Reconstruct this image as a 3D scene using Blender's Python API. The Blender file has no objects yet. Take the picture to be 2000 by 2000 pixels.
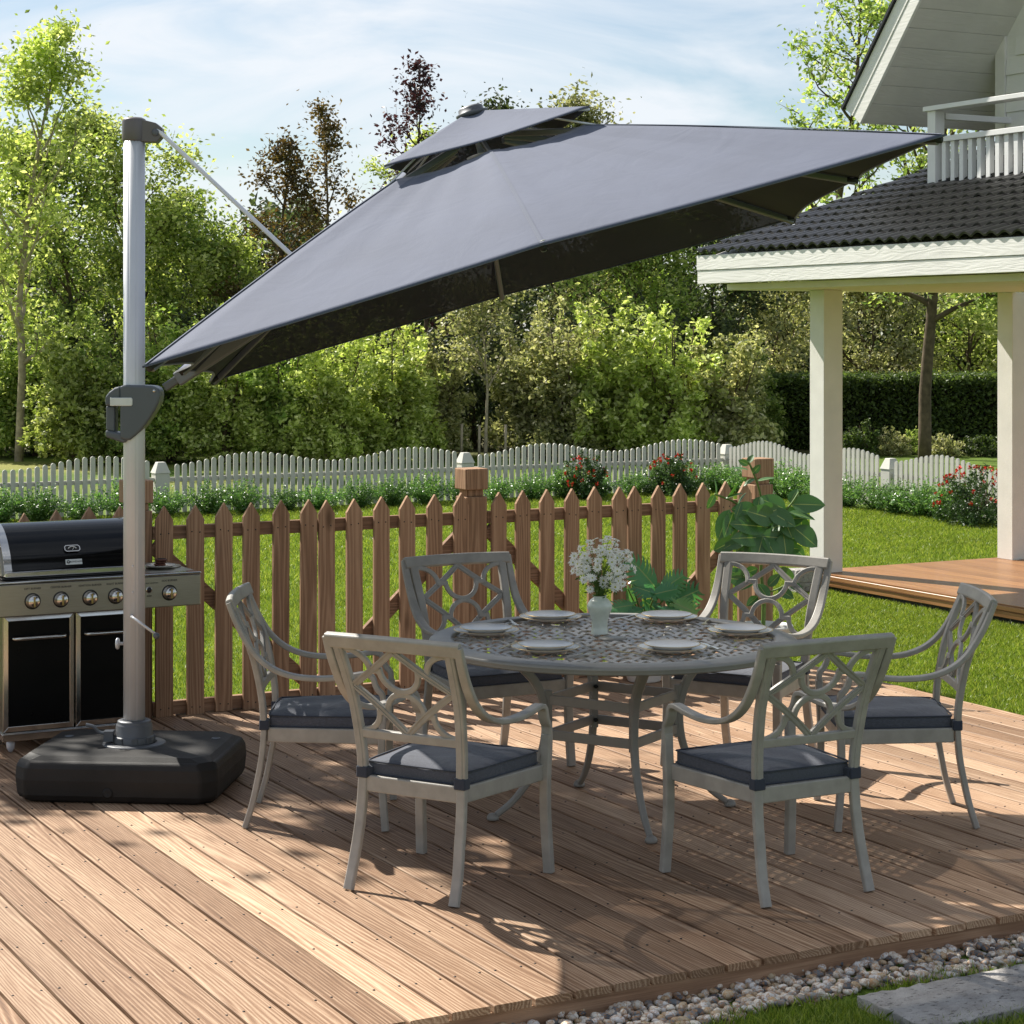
import bpy, math, random
import numpy as np
from mathutils import Vector, Matrix
PI = math.pi
R = math.radians
random.seed(7)
scene = bpy.context.scene
col = scene.collection
ANG = R(28.3)                       # the deck, both fences, the grill and the house share this direction
VX, VY = math.cos(ANG), math.sin(ANG)
GZ = -0.09                          # height of the lawn, the deck top is at 0

def W(v, u, z=0.0):
    """deck frame (v along the front edge, u along the boards) to world"""
    return Vector((v*VX - u*VY, v*VY + u*VX, z))

# ---------------------------------------------------------------- mesh builder
class MB:
    def __init__(s):
        s.v = []; s.f = []; s.m = []; s.sm = []
    def add(s, vs, fs, mi=0, smooth=False):
        o = len(s.v)
        s.v.extend([tuple(p) for p in vs])
        for f in fs:
            s.f.append(tuple(i+o for i in f)); s.m.append(mi); s.sm.append(smooth)
        return s
    def box(s, x0, x1, y0, y1, z0, z1, mi=0):
        vs = [(x0,y0,z0),(x1,y0,z0),(x1,y1,z0),(x0,y1,z0),(x0,y0,z1),(x1,y0,z1),(x1,y1,z1),(x0,y1,z1)]
        fs = [(0,3,2,1),(4,5,6,7),(0,1,5,4),(1,2,6,5),(2,3,7,6),(3,0,4,7)]
        return s.add(vs, fs, mi)
    def prism(s, poly, axis, a, b, mi=0):
        """extrude a polygon: axis 'x' -> poly is (y,z); 'y' -> (x,z); 'z' -> (x,y)"""
        def P(p, t):
            return {'x': (t,p[0],p[1]), 'y': (p[0],t,p[1]), 'z': (p[0],p[1],t)}[axis]
        n = len(poly)
        vs = [P(p,a) for p in poly] + [P(p,b) for p in poly]
        fs = [tuple(range(n))[::-1], tuple(range(n,2*n))]
        fs += [(i,(i+1)%n,n+(i+1)%n,n+i) for i in range(n)]
        return s.add(vs, fs, mi)
    def lathe(s, prof, n=24, c=(0,0,0), mi=0, M=None, smooth=True, cap=True):
        vs = []; fs = []
        for r, z in prof:
            for k in range(n):
                a = 2*PI*k/n
                p = Vector((r*math.cos(a), r*math.sin(a), z))
                if M is not None: p = M @ p
                vs.append((p.x+c[0], p.y+c[1], p.z+c[2]))
        for i in range(len(prof)-1):
            for k in range(n):
                fs.append((i*n+k, i*n+(k+1)%n, (i+1)*n+(k+1)%n, (i+1)*n+k))
        if cap:
            fs.append(tuple(range(n))[::-1]); fs.append(tuple(range((len(prof)-1)*n, len(prof)*n)))
        return s.add(vs, fs, mi, smooth)
    def tube(s, path, r, n=8, mi=0, smooth=True, cap=True, flat=1.0):
        """round tube along a path; r is a number or a list"""
        pts = [Vector(p) for p in path]; m = len(pts)
        rs = r if isinstance(r, (list, tuple)) else [r]*m
        vs = []; fs = []
        t0 = (pts[1]-pts[0]).normalized()
        ref = Vector((0,0,1)) if abs(t0.z) < .9 else Vector((1,0,0))
        nrm = (ref - t0*ref.dot(t0)).normalized()
        for i in range(m):
            if i == 0: t = pts[1]-pts[0]
            elif i == m-1: t = pts[-1]-pts[-2]
            else: t = (pts[i+1]-pts[i]).normalized() + (pts[i]-pts[i-1]).normalized()
            t.normalize()
            nrm = (nrm - t*nrm.dot(t)).normalized()
            bi = t.cross(nrm)
            for k in range(n):
                a = 2*PI*k/n
                vs.append(pts[i] + nrm*math.cos(a)*rs[i] + bi*math.sin(a)*rs[i]*flat)
        for i in range(m-1):
            for k in range(n):
                fs.append((i*n+k, i*n+(k+1)%n, (i+1)*n+(k+1)%n, (i+1)*n+k))
        if cap:
            fs.append(tuple(range(n))[::-1]); fs.append(tuple(range((m-1)*n, m*n)))
        return s.add(vs, fs, mi, smooth)
    def bar(s, path, wid, thk, nrm, mi=0, closed=False, smooth=False, chamfer=0.0):
        """rectangular bar along a path; nrm = vector (or list) the thickness lies along"""
        pts = [Vector(p) for p in path]; m = len(pts)
        ws = wid if isinstance(wid, (list,tuple)) else [wid]*m
        ts = thk if isinstance(thk, (list,tuple)) else [thk]*m
        ns = [Vector(q) for q in nrm] if isinstance(nrm, list) else [Vector(nrm)]*m
        c = chamfer
        vs = []; fs = []
        for i in range(m):
            if closed:
                d0 = (pts[i]-pts[i-1]).normalized(); d1 = (pts[(i+1)%m]-pts[i]).normalized()
            else:
                d0 = (pts[i]-pts[i-1]).normalized() if i else (pts[1]-pts[0]).normalized()
                d1 = (pts[i+1]-pts[i]).normalized() if i < m-1 else d0
            t = (d0+d1); t = t.normalized() if t.length > 1e-6 else d1
            k = ns[i].normalized()
            b = t.cross(k).normalized()
            k = b.cross(t).normalized()
            cosh = max(.35, t.dot(d1))
            hw = ws[i]/2/cosh; ht = ts[i]/2
            if c:
                pr = [(-hw+c,-ht),(hw-c,-ht),(hw,-ht+c),(hw,ht-c),(hw-c,ht),(-hw+c,ht),(-hw,ht-c),(-hw,-ht+c)]
            else:
                pr = [(-hw,-ht),(hw,-ht),(hw,ht),(-hw,ht)]
            for a, bb in pr: vs.append(pts[i]+b*a+k*bb)
        q = 8 if c else 4
        for i in range(m if closed else m-1):
            j = (i+1)%m
            for e in range(q): fs.append((i*q+e, i*q+(e+1)%q, j*q+(e+1)%q, j*q+e))
        if not closed:
            fs.append(tuple(range(q))[::-1]); fs.append(tuple(range((m-1)*q, m*q)))
        return s.add(vs, fs, mi, smooth)
    def build(s, name, mats, parent=None, bevel=0.0, seg=2, recalc=True, **tags):
        me = bpy.data.meshes.new(name)
        me.from_pydata([tuple(p) for p in s.v], [], s.f)
        mats = mats if isinstance(mats, (list,tuple)) else [mats]
        for m in mats: me.materials.append(m)
        me.polygons.foreach_set('material_index', s.m)
        me.polygons.foreach_set('use_smooth', s.sm)
        me.update()
        if recalc:
            import bmesh
            b = bmesh.new(); b.from_mesh(me); bmesh.ops.recalc_face_normals(b, faces=b.faces); b.to_mesh(me); b.free()
        o = bpy.data.objects.new(name, me); col.objects.link(o)
        if parent is not None: o.parent = parent
        if bevel:
            md = o.modifiers.new('bevel', 'BEVEL'); md.width = bevel; md.segments = seg
            md.limit_method = 'ANGLE'; md.angle_limit = R(35); md.harden_normals = False
        tag(o, **tags)
        return o

def tag(o, label=None, cat=None, group=None, kind=None):
    if label: o['label'] = label
    if cat: o['category'] = cat
    if group: o['group'] = group
    if kind: o['kind'] = kind
    return o

def thing(name, label, cat, loc=(0,0,0), rotz=0.0, group=None):
    o = bpy.data.objects.new(name, None); col.objects.link(o)
    o.empty_display_size = .1
    o.location = loc; o.rotation_euler = (0,0,rotz)
    return tag(o, label, cat, group)

def dup(root, loc, rotz, label=None, group=None, scale=None):
    r = root.copy(); col.objects.link(r); r.location = loc; r.rotation_euler = (0,0,rotz)
    if label: r['label'] = label
    if group: r['group'] = group
    if scale: r.scale = scale
    for ch in list(root.children):
        c = ch.copy(); col.objects.link(c); c.parent = r
        for g in ch.children:
            d = g.copy(); col.objects.link(d); d.parent = c
    return r

def big_mesh(name, V, F, mats, parent=None, mi=None, smooth=False, **tags):
    """V (n,3), F (m,k) numpy arrays"""
    me = bpy.data.meshes.new(name)
    V = np.ascontiguousarray(V, dtype=np.float32); F = np.ascontiguousarray(F, dtype=np.int32)
    k = F.shape[1]
    me.vertices.add(len(V)); me.vertices.foreach_set('co', V.ravel())
    me.loops.add(F.size); me.loops.foreach_set('vertex_index', F.ravel())
    me.polygons.add(len(F))
    me.polygons.foreach_set('loop_start', np.arange(0, F.size, k, dtype=np.int32))
    me.polygons.foreach_set('loop_total', np.full(len(F), k, dtype=np.int32))
    for m in (mats if isinstance(mats, (list,tuple)) else [mats]): me.materials.append(m)
    if mi is not None: me.polygons.foreach_set('material_index', np.asarray(mi, dtype=np.int32))
    me.polygons.foreach_set('use_smooth', np.full(len(F), smooth))
    me.update(calc_edges=True)
    o = bpy.data.objects.new(name, me); col.objects.link(o)
    if parent is not None: o.parent = parent
    tag(o, **tags)
    return o

def smooth_path(pts, n=6):
    """Catmull-Rom"""
    P = [Vector(p) for p in pts]; out = []
    for i in range(len(P)-1):
        p0 = P[i-1] if i else P[i]*2-P[i+1]
        p1, p2 = P[i], P[i+1]
        p3 = P[i+2] if i+2 < len(P) else P[i+1]*2-P[i]
        for k in range(n):
            t = k/n
            out.append(.5*((2*p1)+(p2-p0)*t+(2*p0-5*p1+4*p2-p3)*t*t+(3*p1-p0-3*p2+p3)*t**3))
    out.append(P[-1])
    return out

# ---------------------------------------------------------------- materials
class NT:
    def __init__(s, name):
        s.m = bpy.data.materials.new(name); s.m.use_nodes = True
        s.t = s.m.node_tree; s.t.nodes.clear()
        s.out = s.n('ShaderNodeOutputMaterial')
    def n(s, typ, **kw):
        nd = s.t.nodes.new(typ)
        for k, v in kw.items():
            if k.startswith('i_'): nd.inputs[k[2:].replace('_',' ')].default_value = v
            else: setattr(nd, k, v)
        return nd
    def l(s, a, b): s.t.links.new(a, b); return b
    def coord(s, kind='Object', scale=(1,1,1), rnd=None, rot=(0,0,0)):
        tc = s.n('ShaderNodeTexCoord'); mp = s.n('ShaderNodeMapping')
        mp.inputs['Scale'].default_value = scale; mp.inputs['Rotation'].default_value = rot
        src = tc.outputs[kind]
        if rnd is not None:
            mul = s.n('ShaderNodeVectorMath', operation='SCALE')
            cmb = s.n('ShaderNodeCombineXYZ')
            s.l(rnd, cmb.inputs[0]); s.l(rnd, cmb.inputs[1]); s.l(rnd, cmb.inputs[2])
            s.l(cmb.outputs[0], mul.inputs[0]); mul.inputs['Scale'].default_value = 37.0
            ad = s.n('ShaderNodeVectorMath', operation='ADD')
            s.l(src, ad.inputs[0]); s.l(mul.outputs[0], ad.inputs[1]); src = ad.outputs[0]
        s.l(src, mp.inputs['Vector'])
        return mp.outputs[0]
    def noise(s, vec, scale=5, detail=4, rough=.55, dist=0.0):
        nd = s.n('ShaderNodeTexNoise'); s.l(vec, nd.inputs['Vector'])
        nd.inputs['Scale'].default_value = scale; nd.inputs['Detail'].default_value = detail
        nd.inputs['Roughness'].default_value = rough; nd.inputs['Distortion'].default_value = dist
        return nd.outputs['Fac']
    def ramp(s, fac, stops, interp='LINEAR'):
        r = s.n('ShaderNodeValToRGB'); s.l(fac, r.inputs[0])
        cr = r.color_ramp; cr.interpolation = interp
        while len(cr.elements) > 1: cr.elements.remove(cr.elements[-1])
        cr.elements[0].position = stops[0][0]; cr.elements[0].color = c4(stops[0][1])
        for p, c in stops[1:]:
            e = cr.elements.new(p); e.color = c4(c)
        return r.outputs[0]
    def mix(s, fac, a, b, mode='MIX'):
        m = s.n('ShaderNodeMix', data_type='RGBA', blend_type=mode)
        for sock, v in ((m.inputs[0], fac), (m.inputs[6], a), (m.inputs[7], b)):
            if isinstance(v, bpy.types.NodeSocket): s.l(v, sock)
            elif isinstance(v, (int, float)): sock.default_value = v
            else: sock.default_value = c4(v)
        return m.outputs[2]
    def math(s, op, a, b=0.0, c=None, clamp=False):
        m = s.n('ShaderNodeMath', operation=op, use_clamp=clamp)
        for i, v in enumerate((a, b, c)):
            if v is None: continue
            if isinstance(v, bpy.types.NodeSocket): s.l(v, m.inputs[i])
            else: m.inputs[i].default_value = v
        return m.outputs[0]
    def bump(s, h, strength=.3, dist=.01, normal=None):
        b = s.n('ShaderNodeBump'); s.l(h, b.inputs['Height'])
        b.inputs['Strength'].default_value = strength; b.inputs['Distance'].default_value = dist
        if normal is not None: s.l(normal, b.inputs['Normal'])
        return b.outputs[0]
    def bsdf(s, color, rough=.6, metal=0.0, normal=None, spec=.5, sheen=0, coat=0, link=True):
        b = s.n('ShaderNodeBsdfPrincipled')
        for key, v in (('Base Color', color), ('Roughness', rough), ('Metallic', metal)):
            if isinstance(v, bpy.types.NodeSocket): s.l(v, b.inputs[key])
            else: b.inputs[key].default_value = c4(v) if key == 'Base Color' else v
        b.inputs['Specular IOR Level'].default_value = spec
        b.inputs['Sheen Weight'].default_value = sheen
        b.inputs['Coat Weight'].default_value = coat
        if normal is not None: s.l(normal, b.inputs['Normal'])
        if link: s.l(b.outputs[0], s.out.inputs[0])
        return b.outputs[0]
    def island(s):
        return s.n('ShaderNodeNewGeometry').outputs['Random Per Island']

def c4(c): return (c[0], c[1], c[2], 1.0) if len(c) == 3 else tuple(c)
def sc(c, k): return tuple(min(1, x*k) for x in c)

def simple(name, c, rough=.5, metal=0.0, spec=.5, var=.12, nscale=8.0, bump=0.0, bscale=80., sheen=0, coat=0):
    t = NT(name); co = t.coord('Object')
    n = t.noise(co, nscale, 5)
    colr = t.ramp(n, [(.3, sc(c, 1-var)), (.7, sc(c, 1+var))])
    rg = t.math('MULTIPLY_ADD', t.noise(co, nscale*2.3, 4), .18, rough-.09, clamp=True)
    nm = t.bump(t.noise(co, bscale, 3), bump, .004) if bump else None
    t.bsdf(colr, rg, metal, nm, spec, sheen, coat)
    return t.m

def wood(name, dark, mid, light, axis='y', grain=1.0, rough=.6, bump=.25, spec=.3, rnd=True, tone=.25, knots=True, coat=0, bandw=.42, warpk=5.5, ringk=6.0):
    """sawn wood, the grain runs along AXIS of the object's own coordinates"""
    t = NT(name)
    isl = t.island() if rnd else None
    k = {'x': (.055,1,1), 'y': (1,.055,1), 'z': (1,1,.055)}[axis]
    base = t.coord('Object', k, isl)
    warp = t.noise(base, 5.0, 3, .5)
    # cathedral rings: bands of a warped distance
    sep = t.n('ShaderNodeSeparateXYZ'); t.l(base, sep.inputs[0])
    a = {'x': 1, 'y': 0, 'z': 0}[axis]
    rings = t.math('MULTIPLY_ADD', sep.outputs[a], ringk, t.math('MULTIPLY', warp, warpk))
    rings = t.math('ADD', rings, t.math('MULTIPLY', sep.outputs[2 if axis != 'z' else 1], 6.0))
    band = t.math('PINGPONG', t.math('MULTIPLY', rings, 6.5*grain), .5)
    band = t.math('POWER', t.math('MULTIPLY', band, 2.0), 1.4)
    k2 = {'x': (.02,1,1), 'y': (1,.02,1), 'z': (1,1,.02)}[axis]
    fine = t.noise(t.coord('Object', k2, isl), 260*grain, 3, .7)
    big = t.noise(base, 2.2, 2)
    f = t.math('ADD', t.math('MULTIPLY', band, bandw), t.math('MULTIPLY', fine, .84-bandw))
    f = t.math('ADD', f, t.math('MULTIPLY_ADD', big, .6, -.12))
    colr = t.ramp(f, [(.22, dark), (.5, mid), (.82, light)])
    if knots:
        kc = t.coord('Object', {'x': (.35,1,1), 'y': (1,.35,1), 'z': (1,1,.35)}[axis], isl)
        vo = t.n('ShaderNodeTexVoronoi'); t.l(kc, vo.inputs['Vector']); vo.inputs['Scale'].default_value = 3.4
        kf = t.ramp(vo.outputs['Distance'], [(0.03, (1,1,1)), (.1, (0,0,0))])
        colr = t.mix(t.math('MULTIPLY', kf, .65), colr, sc(dark, .55))
    if rnd:
        tn = t.math('MULTIPLY_ADD', isl, 2*tone, 1-tone)
        colr = t.mix(1.0, colr, t_rgb(t, tn), 'MULTIPLY')
    nm = t.bump(f, bump, .0035)
    t.bsdf(colr, t.math('MULTIPLY_ADD', f, .15, rough-.08), 0, nm, spec, coat=coat)
    return t.m

def t_rgb(t, val):
    c = t.n('ShaderNodeCombineXYZ')
    for i in range(3): t.l(val, c.inputs[i])
    return c.outputs[0]

def leafmat(name, cols, rough=.5, trans=.45, spec=.35, objvar=.25, tcol=None, mottle=1.6):
    """foliage: each leaf (mesh island) takes its own tone, each plant a slight shift"""
    t = NT(name)
    isl = t.island()
    n = len(cols)
    colr = t.ramp(isl, [(i/(n-1) if n > 1 else 0, c) for i, c in enumerate(cols)])
    oi = t.n('ShaderNodeObjectInfo')
    tn = t.math('MULTIPLY_ADD', oi.outputs['Random'], 2*objvar, 1-objvar)
    big = t.noise(t.coord('Object'), 1.3, 3)
    tn = t.math('MULTIPLY', tn, t.math('MULTIPLY_ADD', big, mottle, 1-mottle*.5))
    colr = t.mix(1.0, colr, t_rgb(t, tn), 'MULTIPLY')
    b = t.bsdf(colr, rough, 0, None, spec, link=False)
    tr = t.n('ShaderNodeBsdfTranslucent')
    tc = t.mix(1.0, colr, tcol or (1.15, 1.18, .75), 'MULTIPLY')
    t.l(tc, tr.inputs[0])
    mx = t.n('ShaderNodeMixShader'); mx.inputs[0].default_value = trans
    t.l(b, mx.inputs[1]); t.l(tr.outputs[0], mx.inputs[2])
    t.l(mx.outputs[0], t.out.inputs[0])
    return t.m

def fabric(name, c, transp=0.0, rough=.85, weave=900, sheen=.2, melange=0.0, foldy=0.0):
    t = NT(name); co = t.coord('Object')
    n = t.noise(co, 3, 4)
    colr = t.ramp(n, [(.3, sc(c, .93)), (.7, sc(c, 1.07))])
    fine = t.noise(t.coord('Object', (1, .35, 1)), 220, 3, .7)
    if melange:
        colr = t.mix(t.math('MULTIPLY', fine, 1.0), sc(c, 1-melange), colr) if False else t.mix(1.0, colr, t_rgb(t, t.math('MULTIPLY_ADD', fine, 2*melange, 1-melange)), 'MULTIPLY')
    nm = t.bump(fine, .25, .002)
    if foldy:
        nm = t.bump(t.noise(t.coord('Object', (1,1,1)), 5.0, 3, .5, 1.5), foldy, .05, nm)
    b = t.bsdf(colr, rough, 0, nm, .25, sheen, link=not transp)
    if transp:
        tr = t.n('ShaderNodeBsdfTransparent')
        # open weave: the gaps close as the cloth is seen or lit at a flatter angle (transmission ** 1/cos)
        gm = t.n('ShaderNodeNewGeometry'); dt = t.n('ShaderNodeVectorMath', operation='DOT_PRODUCT')
        t.l(gm.outputs['Incoming'], dt.inputs[0]); t.l(gm.outputs['True Normal'], dt.inputs[1])
        cs_ = t.math('MAXIMUM', t.math('ABSOLUTE', dt.outputs['Value']), .05)
        mx = t.n('ShaderNodeMixShader'); t.l(t.math('POWER', transp, t.math('DIVIDE', 1.0, cs_)), mx.inputs[0])
        t.l(b, mx.inputs[1]); t.l(tr.outputs[0], mx.inputs[2]); t.l(mx.outputs[0], t.out.inputs[0])
    return t.m

def painted_wood(name, c, axis='x', strength=.35, rough=.55, plank=0.0, pax=2):
    t = NT(name)
    k = {'x': (.12,1,1), 'y': (1,.12,1), 'z': (1,1,.12)}[axis]
    co = t.coord('Object', k)
    w = t.noise(co, 9, 3, .5, .8)
    rings = t.math('PINGPONG', t.math('MULTIPLY', w, 9.0), .5)
    fine = t.noise(co, 45, 3)
    h = t.math('ADD', t.math('MULTIPLY', rings, .9), t.math('MULTIPLY', fine, .35))
    colr = t.ramp(t.noise(t.coord('Object'), 3, 4), [(.3, sc(c,.93)), (.7, sc(c,1.04))])
    nm = t.bump(h, strength, .008)
    t.bsdf(colr, rough, 0, nm, .35)
    return t.m

M = {}
M['deck'] = wood('deck_wood', (.075,.040,.021), (.235,.135,.078), (.52,.365,.245), 'y', 1.0, .62, .3, .22, True, .20, knots=False, bandw=.24, warpk=2.6, ringk=10.0)
M['deck_side'] = wood('deck_end_grain', (.10,.06,.035), (.24,.15,.09), (.38,.26,.16), 'x', 1.2, .7, .4, .2)
M['fence'] = wood('fence_wood', (.105,.058,.033), (.27,.158,.095), (.42,.265,.165), 'z', .8, .75, .3, .15, True, .16, bandw=.28, warpk=3.2)
M['fence_x'] = wood('fence_rail_wood', (.09,.05,.03), (.235,.135,.082), (.37,.23,.145), 'x', .8, .75, .3, .15, True, .12, bandw=.28, warpk=3.2)
M['patio_wood'] = wood('porch_floor_wood', (.15,.065,.025), (.26,.12,.045), (.36,.18,.07), 'y', .6, .42, .08, .4, True, .10, knots=False, coat=.05, bandw=.3, warpk=2.5)
M['cast'] = simple('painted_cast_aluminium', (.30,.28,.25), .46, 0, .45, .14, 14, .12, 240)
M['tab'] = simple('painted_table_aluminium', (.235,.223,.20), .44, 0, .5, .06, 14, .12, 240)
M['cushion'] = fabric('cushion_cloth', (.070,.075,.094), 0, .9, melange=.6, foldy=.25)
M['piping'] = fabric('piping_cloth', (.034,.040,.057), 0, .9, melange=.2)
M['canopy_top'] = fabric('canopy_cloth', (.084,.098,.148), .38, .8, sheen=.15, foldy=.07)
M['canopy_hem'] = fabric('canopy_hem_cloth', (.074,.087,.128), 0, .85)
M['canopy_in'] = fabric('canopy_cloth_shaded', (.022,.026,.035), .36, .85, sheen=0)  # same cloth as the top, with the underside's shade put into its colour
M['alu'] = simple('brushed_aluminium', (.58,.59,.62), .38, .2, .5, .05, 3, 0)
M['white_tube'] = simple('white_painted_tube', (.68,.68,.71), .4, .1, .5, .03, 3)
M['grip'] = simple('grey_moulded_plastic', (.085,.096,.112), .4, .1, .5, .05, 5)
M['dgrey'] = simple('dark_grey_metal', (.10,.105,.115), .45, .3, .5, .06, 5)
M['arm'] = simple('grey_arm_metal', (.15,.16,.18), .5, .3, .5, .06, 5)
M['brown_cap'] = simple('brown_grey_cap', (.13,.115,.11), .4, .3, .5, .06, 5)
M['base'] = simple('black_moulded_plastic', (.016,.0145,.0135), .6, 0, .3, .2, 5, .25, 260)
M['black'] = simple('black_rubber', (.012,.012,.013), .6, 0, .4, .1)
M['steel'] = simple('polished_steel', (.58,.565,.54), .18, 1.0, .5, .04, 6)
def brushed():
    t = NT('brushed_steel'); co = t.coord('Object', (1,1,60))
    f = t.noise(co, 14, 4, .7)
    t.bsdf(t.ramp(f, [(.3,(.31,.285,.235)),(.7,(.40,.375,.315))]), t.math('MULTIPLY_ADD', f, .14, .27), .9, t.bump(f,.05,.001))
    return t.m
M['brushed'] = brushed()
M['enamel'] = simple('black_enamel', (.004,.004,.004), .14, 0, .32, .1, 4)
M['blackglass'] = simple('black_door_panel', (.004,.004,.004), .3, 0, .15, .1, 4)
M['gold'] = simple('gold_rim', (.60,.42,.18), .35, .8)
M['china'] = simple('white_china', (.62,.60,.56), .22, 0, .5, .02, 6)
M['patty'] = simple('grilled_meat', (.09,.025,.012), .6, 0, .4, .5, 60, .8, 90)
M['white_paint'] = painted_wood('white_painted_boards', (.78,.765,.73), 'y', .22)
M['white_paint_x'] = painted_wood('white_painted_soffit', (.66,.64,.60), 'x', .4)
M['white_post'] = simple('white_painted_post', (.74,.715,.67), .55, 0, .4, .05, 5, .35, 130)
M['white_fence'] = simple('white_painted_picket', (.52,.505,.455), .6, 0, .35, .08, 4, .2, 60)
M['rail_white'] = simple('white_painted_railing', (.76,.75,.735), .5, 0, .4, .04, 4, .2, 60)
M['lattice'] = simple('lattice_aluminium', (.40,.385,.36), .45, 0, .5, .06, 14, .1, 240)
M['tile'] = simple('dark_glazed_roof_tile', (.012,.0115,.0115), .36, 0, .5, .35, 9, .1, 60)
M['pot'] = simple('white_ceramic_pot', (.66,.65,.62), .4, 0, .5, .04, 5)
M['soil'] = simple('potting_soil', (.035,.022,.014), .95, 0, .2, .4, 30, .8, 60)
M['bark_pale'] = simple('pale_bark', (.33,.28,.20), .85, 0, .2, .4, 9, .6, 30)
M['bark'] = simple('brown_bark', (.10,.075,.05), .9, 0, .2, .4, 9, .6, 30)
M['stem'] = simple('green_stem', (.10,.17,.035), .6, 0, .3, .2, 20)
M['petal'] = leafmat('white_petal', [(.86,.86,.84),(.92,.92,.90)], .6, .45, .3, objvar=0, tcol=(1,1,.97), mottle=0.0)
M['daisy_eye'] = simple('yellow_green_flower_centre', (.40,.40,.05), .7)
M['label_white'] = simple('pale_label_plate', (.60,.63,.62), .3, .1)
M['ink'] = simple('black_lettering', (.01,.01,.01), .5)
M['ember'] = simple('brass_strip', (.42,.33,.12), .3, .8)
# ---------------------------------------------------------------- camera, sky, sun
CAMZ = 2.02
cam_d = bpy.data.cameras.new('camera'); cam = bpy.data.objects.new('camera', cam_d); col.objects.link(cam)
cam.location = (0,0,CAMZ); cam.rotation_euler = (R(90),0,0)
cam_d.sensor_width = 36; cam_d.lens = 72; cam_d.shift_y = -0.175
cam_d.clip_start = .05; cam_d.clip_end = 1500
scene.camera = cam

SUN = Vector((-.552, .533, .74)).normalized()
sl = bpy.data.lights.new('sun', 'SUN'); sl.energy = 5.0; sl.angle = R(.5); sl.color = (1.0, .95, .86)
so = bpy.data.objects.new('sun', sl); col.objects.link(so); so.rotation_euler = SUN.to_track_quat('Z','Y').to_euler()
so.location = (-6, 8, 12)

wd = bpy.data.worlds.new("World"); scene.world = wd; wd.use_nodes = True
wt = wd.node_tree; wt.nodes.clear()
wo = wt.nodes.new('ShaderNodeOutputWorld'); bg = wt.nodes.new('ShaderNodeBackground')
sky = wt.nodes.new('ShaderNodeTexSky'); sky.sky_type = 'NISHITA'; sky.sun_disc = False
sky.sun_elevation = math.asin(SUN.z); sky.sun_rotation = math.atan2(SUN.x, SUN.y)
sky.air_density = 1.0; sky.dust_density = .3; sky.ozone_density = 1.2; sky.altitude = 0
bg.inputs['Strength'].default_value = .056
# thin cirrus over the blue
tc = wt.nodes.new('ShaderNodeTexCoord'); mp = wt.nodes.new('ShaderNodeMapping')
mp.inputs['Scale'].default_value = (2.2, 2.2, 8.5); mp.inputs['Location'].default_value = (.4, .3, 1.2)
wt.links.new(tc.outputs['Generated'], mp.inputs['Vector'])
nz = wt.nodes.new('ShaderNodeTexNoise'); nz.inputs['Scale'].default_value = 2.6; nz.inputs['Detail'].default_value = 8
nz.inputs['Roughness'].default_value = .55; nz.inputs['Distortion'].default_value = .6
wt.links.new(mp.outputs[0], nz.inputs['Vector'])
cr = wt.nodes.new('ShaderNodeValToRGB'); cr.color_ramp.elements[0].position = .42; cr.color_ramp.elements[1].position = .64
cr.color_ramp.elements[0].color = (.12,.12,.12,1); cr.color_ramp.elements[1].color = (.9,.9,.9,1)
wt.links.new(nz.outputs['Fac'], cr.inputs[0])
mxw = wt.nodes.new('ShaderNodeMix'); mxw.data_type = 'RGBA'
wt.links.new(cr.outputs[0], mxw.inputs[0]); wt.links.new(sky.outputs[0], mxw.inputs[6])
mxw.inputs[7].default_value = (8.4, 8.8, 9.3, 1)
wt.links.new(mxw.outputs[2], bg.inputs[0]); wt.links.new(bg.outputs[0], wo.inputs[0])

scene.view_settings.view_transform = 'Standard'; scene.view_settings.look = 'None'
scene.view_settings.exposure = 0.95; scene.view_settings.gamma = 1.0
scene.cycles.use_denoising = True
try: scene.cycles.denoiser = 'OPENIMAGEDENOISE'
except Exception: pass
scene.cycles.max_bounces = 7; scene.cycles.transparent_max_bounces = 12
scene.cycles.diffuse_bounces = 4; scene.cycles.glossy_bounces = 3

# ---------------------------------------------------------------- ground
def ground_mat():
    t = NT('lawn_ground')
    co = t.coord('Object')
    a = t.noise(co, 1.1, 5, .6); b = t.noise(co, 45, 4, .7)
    c = t.ramp(t.math('MULTIPLY_ADD', b, .6, t.math('MULTIPLY', a, .45)), [(.35,(.045,.080,.010)),(.55,(.10,.155,.018)),(.72,(.17,.235,.035))])
    # drier, yellower turf beyond the white fence and bare soil below the wood
    sep = t.n('ShaderNodeSeparateXYZ'); t.l(co, sep.inputs[0])
    far = t.math('MULTIPLY', t.math('MULTIPLY_ADD', sep.outputs[1], .25, -6.6, clamp=True), t.math('MULTIPLY_ADD', sep.outputs[0], -.4, .2, clamp=True))
    dry = t.ramp(t.noise(co, .35, 4), [(.42,(.09,.15,.022)),(.60,(.22,.22,.06))])
    c = t.mix(far, c, dry)
    soil = t.math('ADD', t.math('MULTIPLY', t.noise(co, .7, 4), 2.2), t.math('MULTIPLY_ADD', sep.outputs[1], .5, -18.3), clamp=True)
    c = t.mix(soil, c, (.07,.065,.025))
    t.bsdf(c, .9, 0, t.bump(b, .6, .03), .15)
    return t.m
M['ground'] = ground_mat()
g = MB()
xs = [-500,-60,-20,-8,0,8,20,60,500]; ys = [-60,0,10,20,40,80,1100]
vs = [(x,y,0) for y in ys for x in xs]; nx = len(xs)
g.add(vs, [(j*nx+i, j*nx+i+1, (j+1)*nx+i+1, (j+1)*nx+i) for j in range(len(ys)-1) for i in range(nx-1)])
go = g.build('ground', M['ground'], kind='structure', recalc=False); go.location.z = GZ

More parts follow.
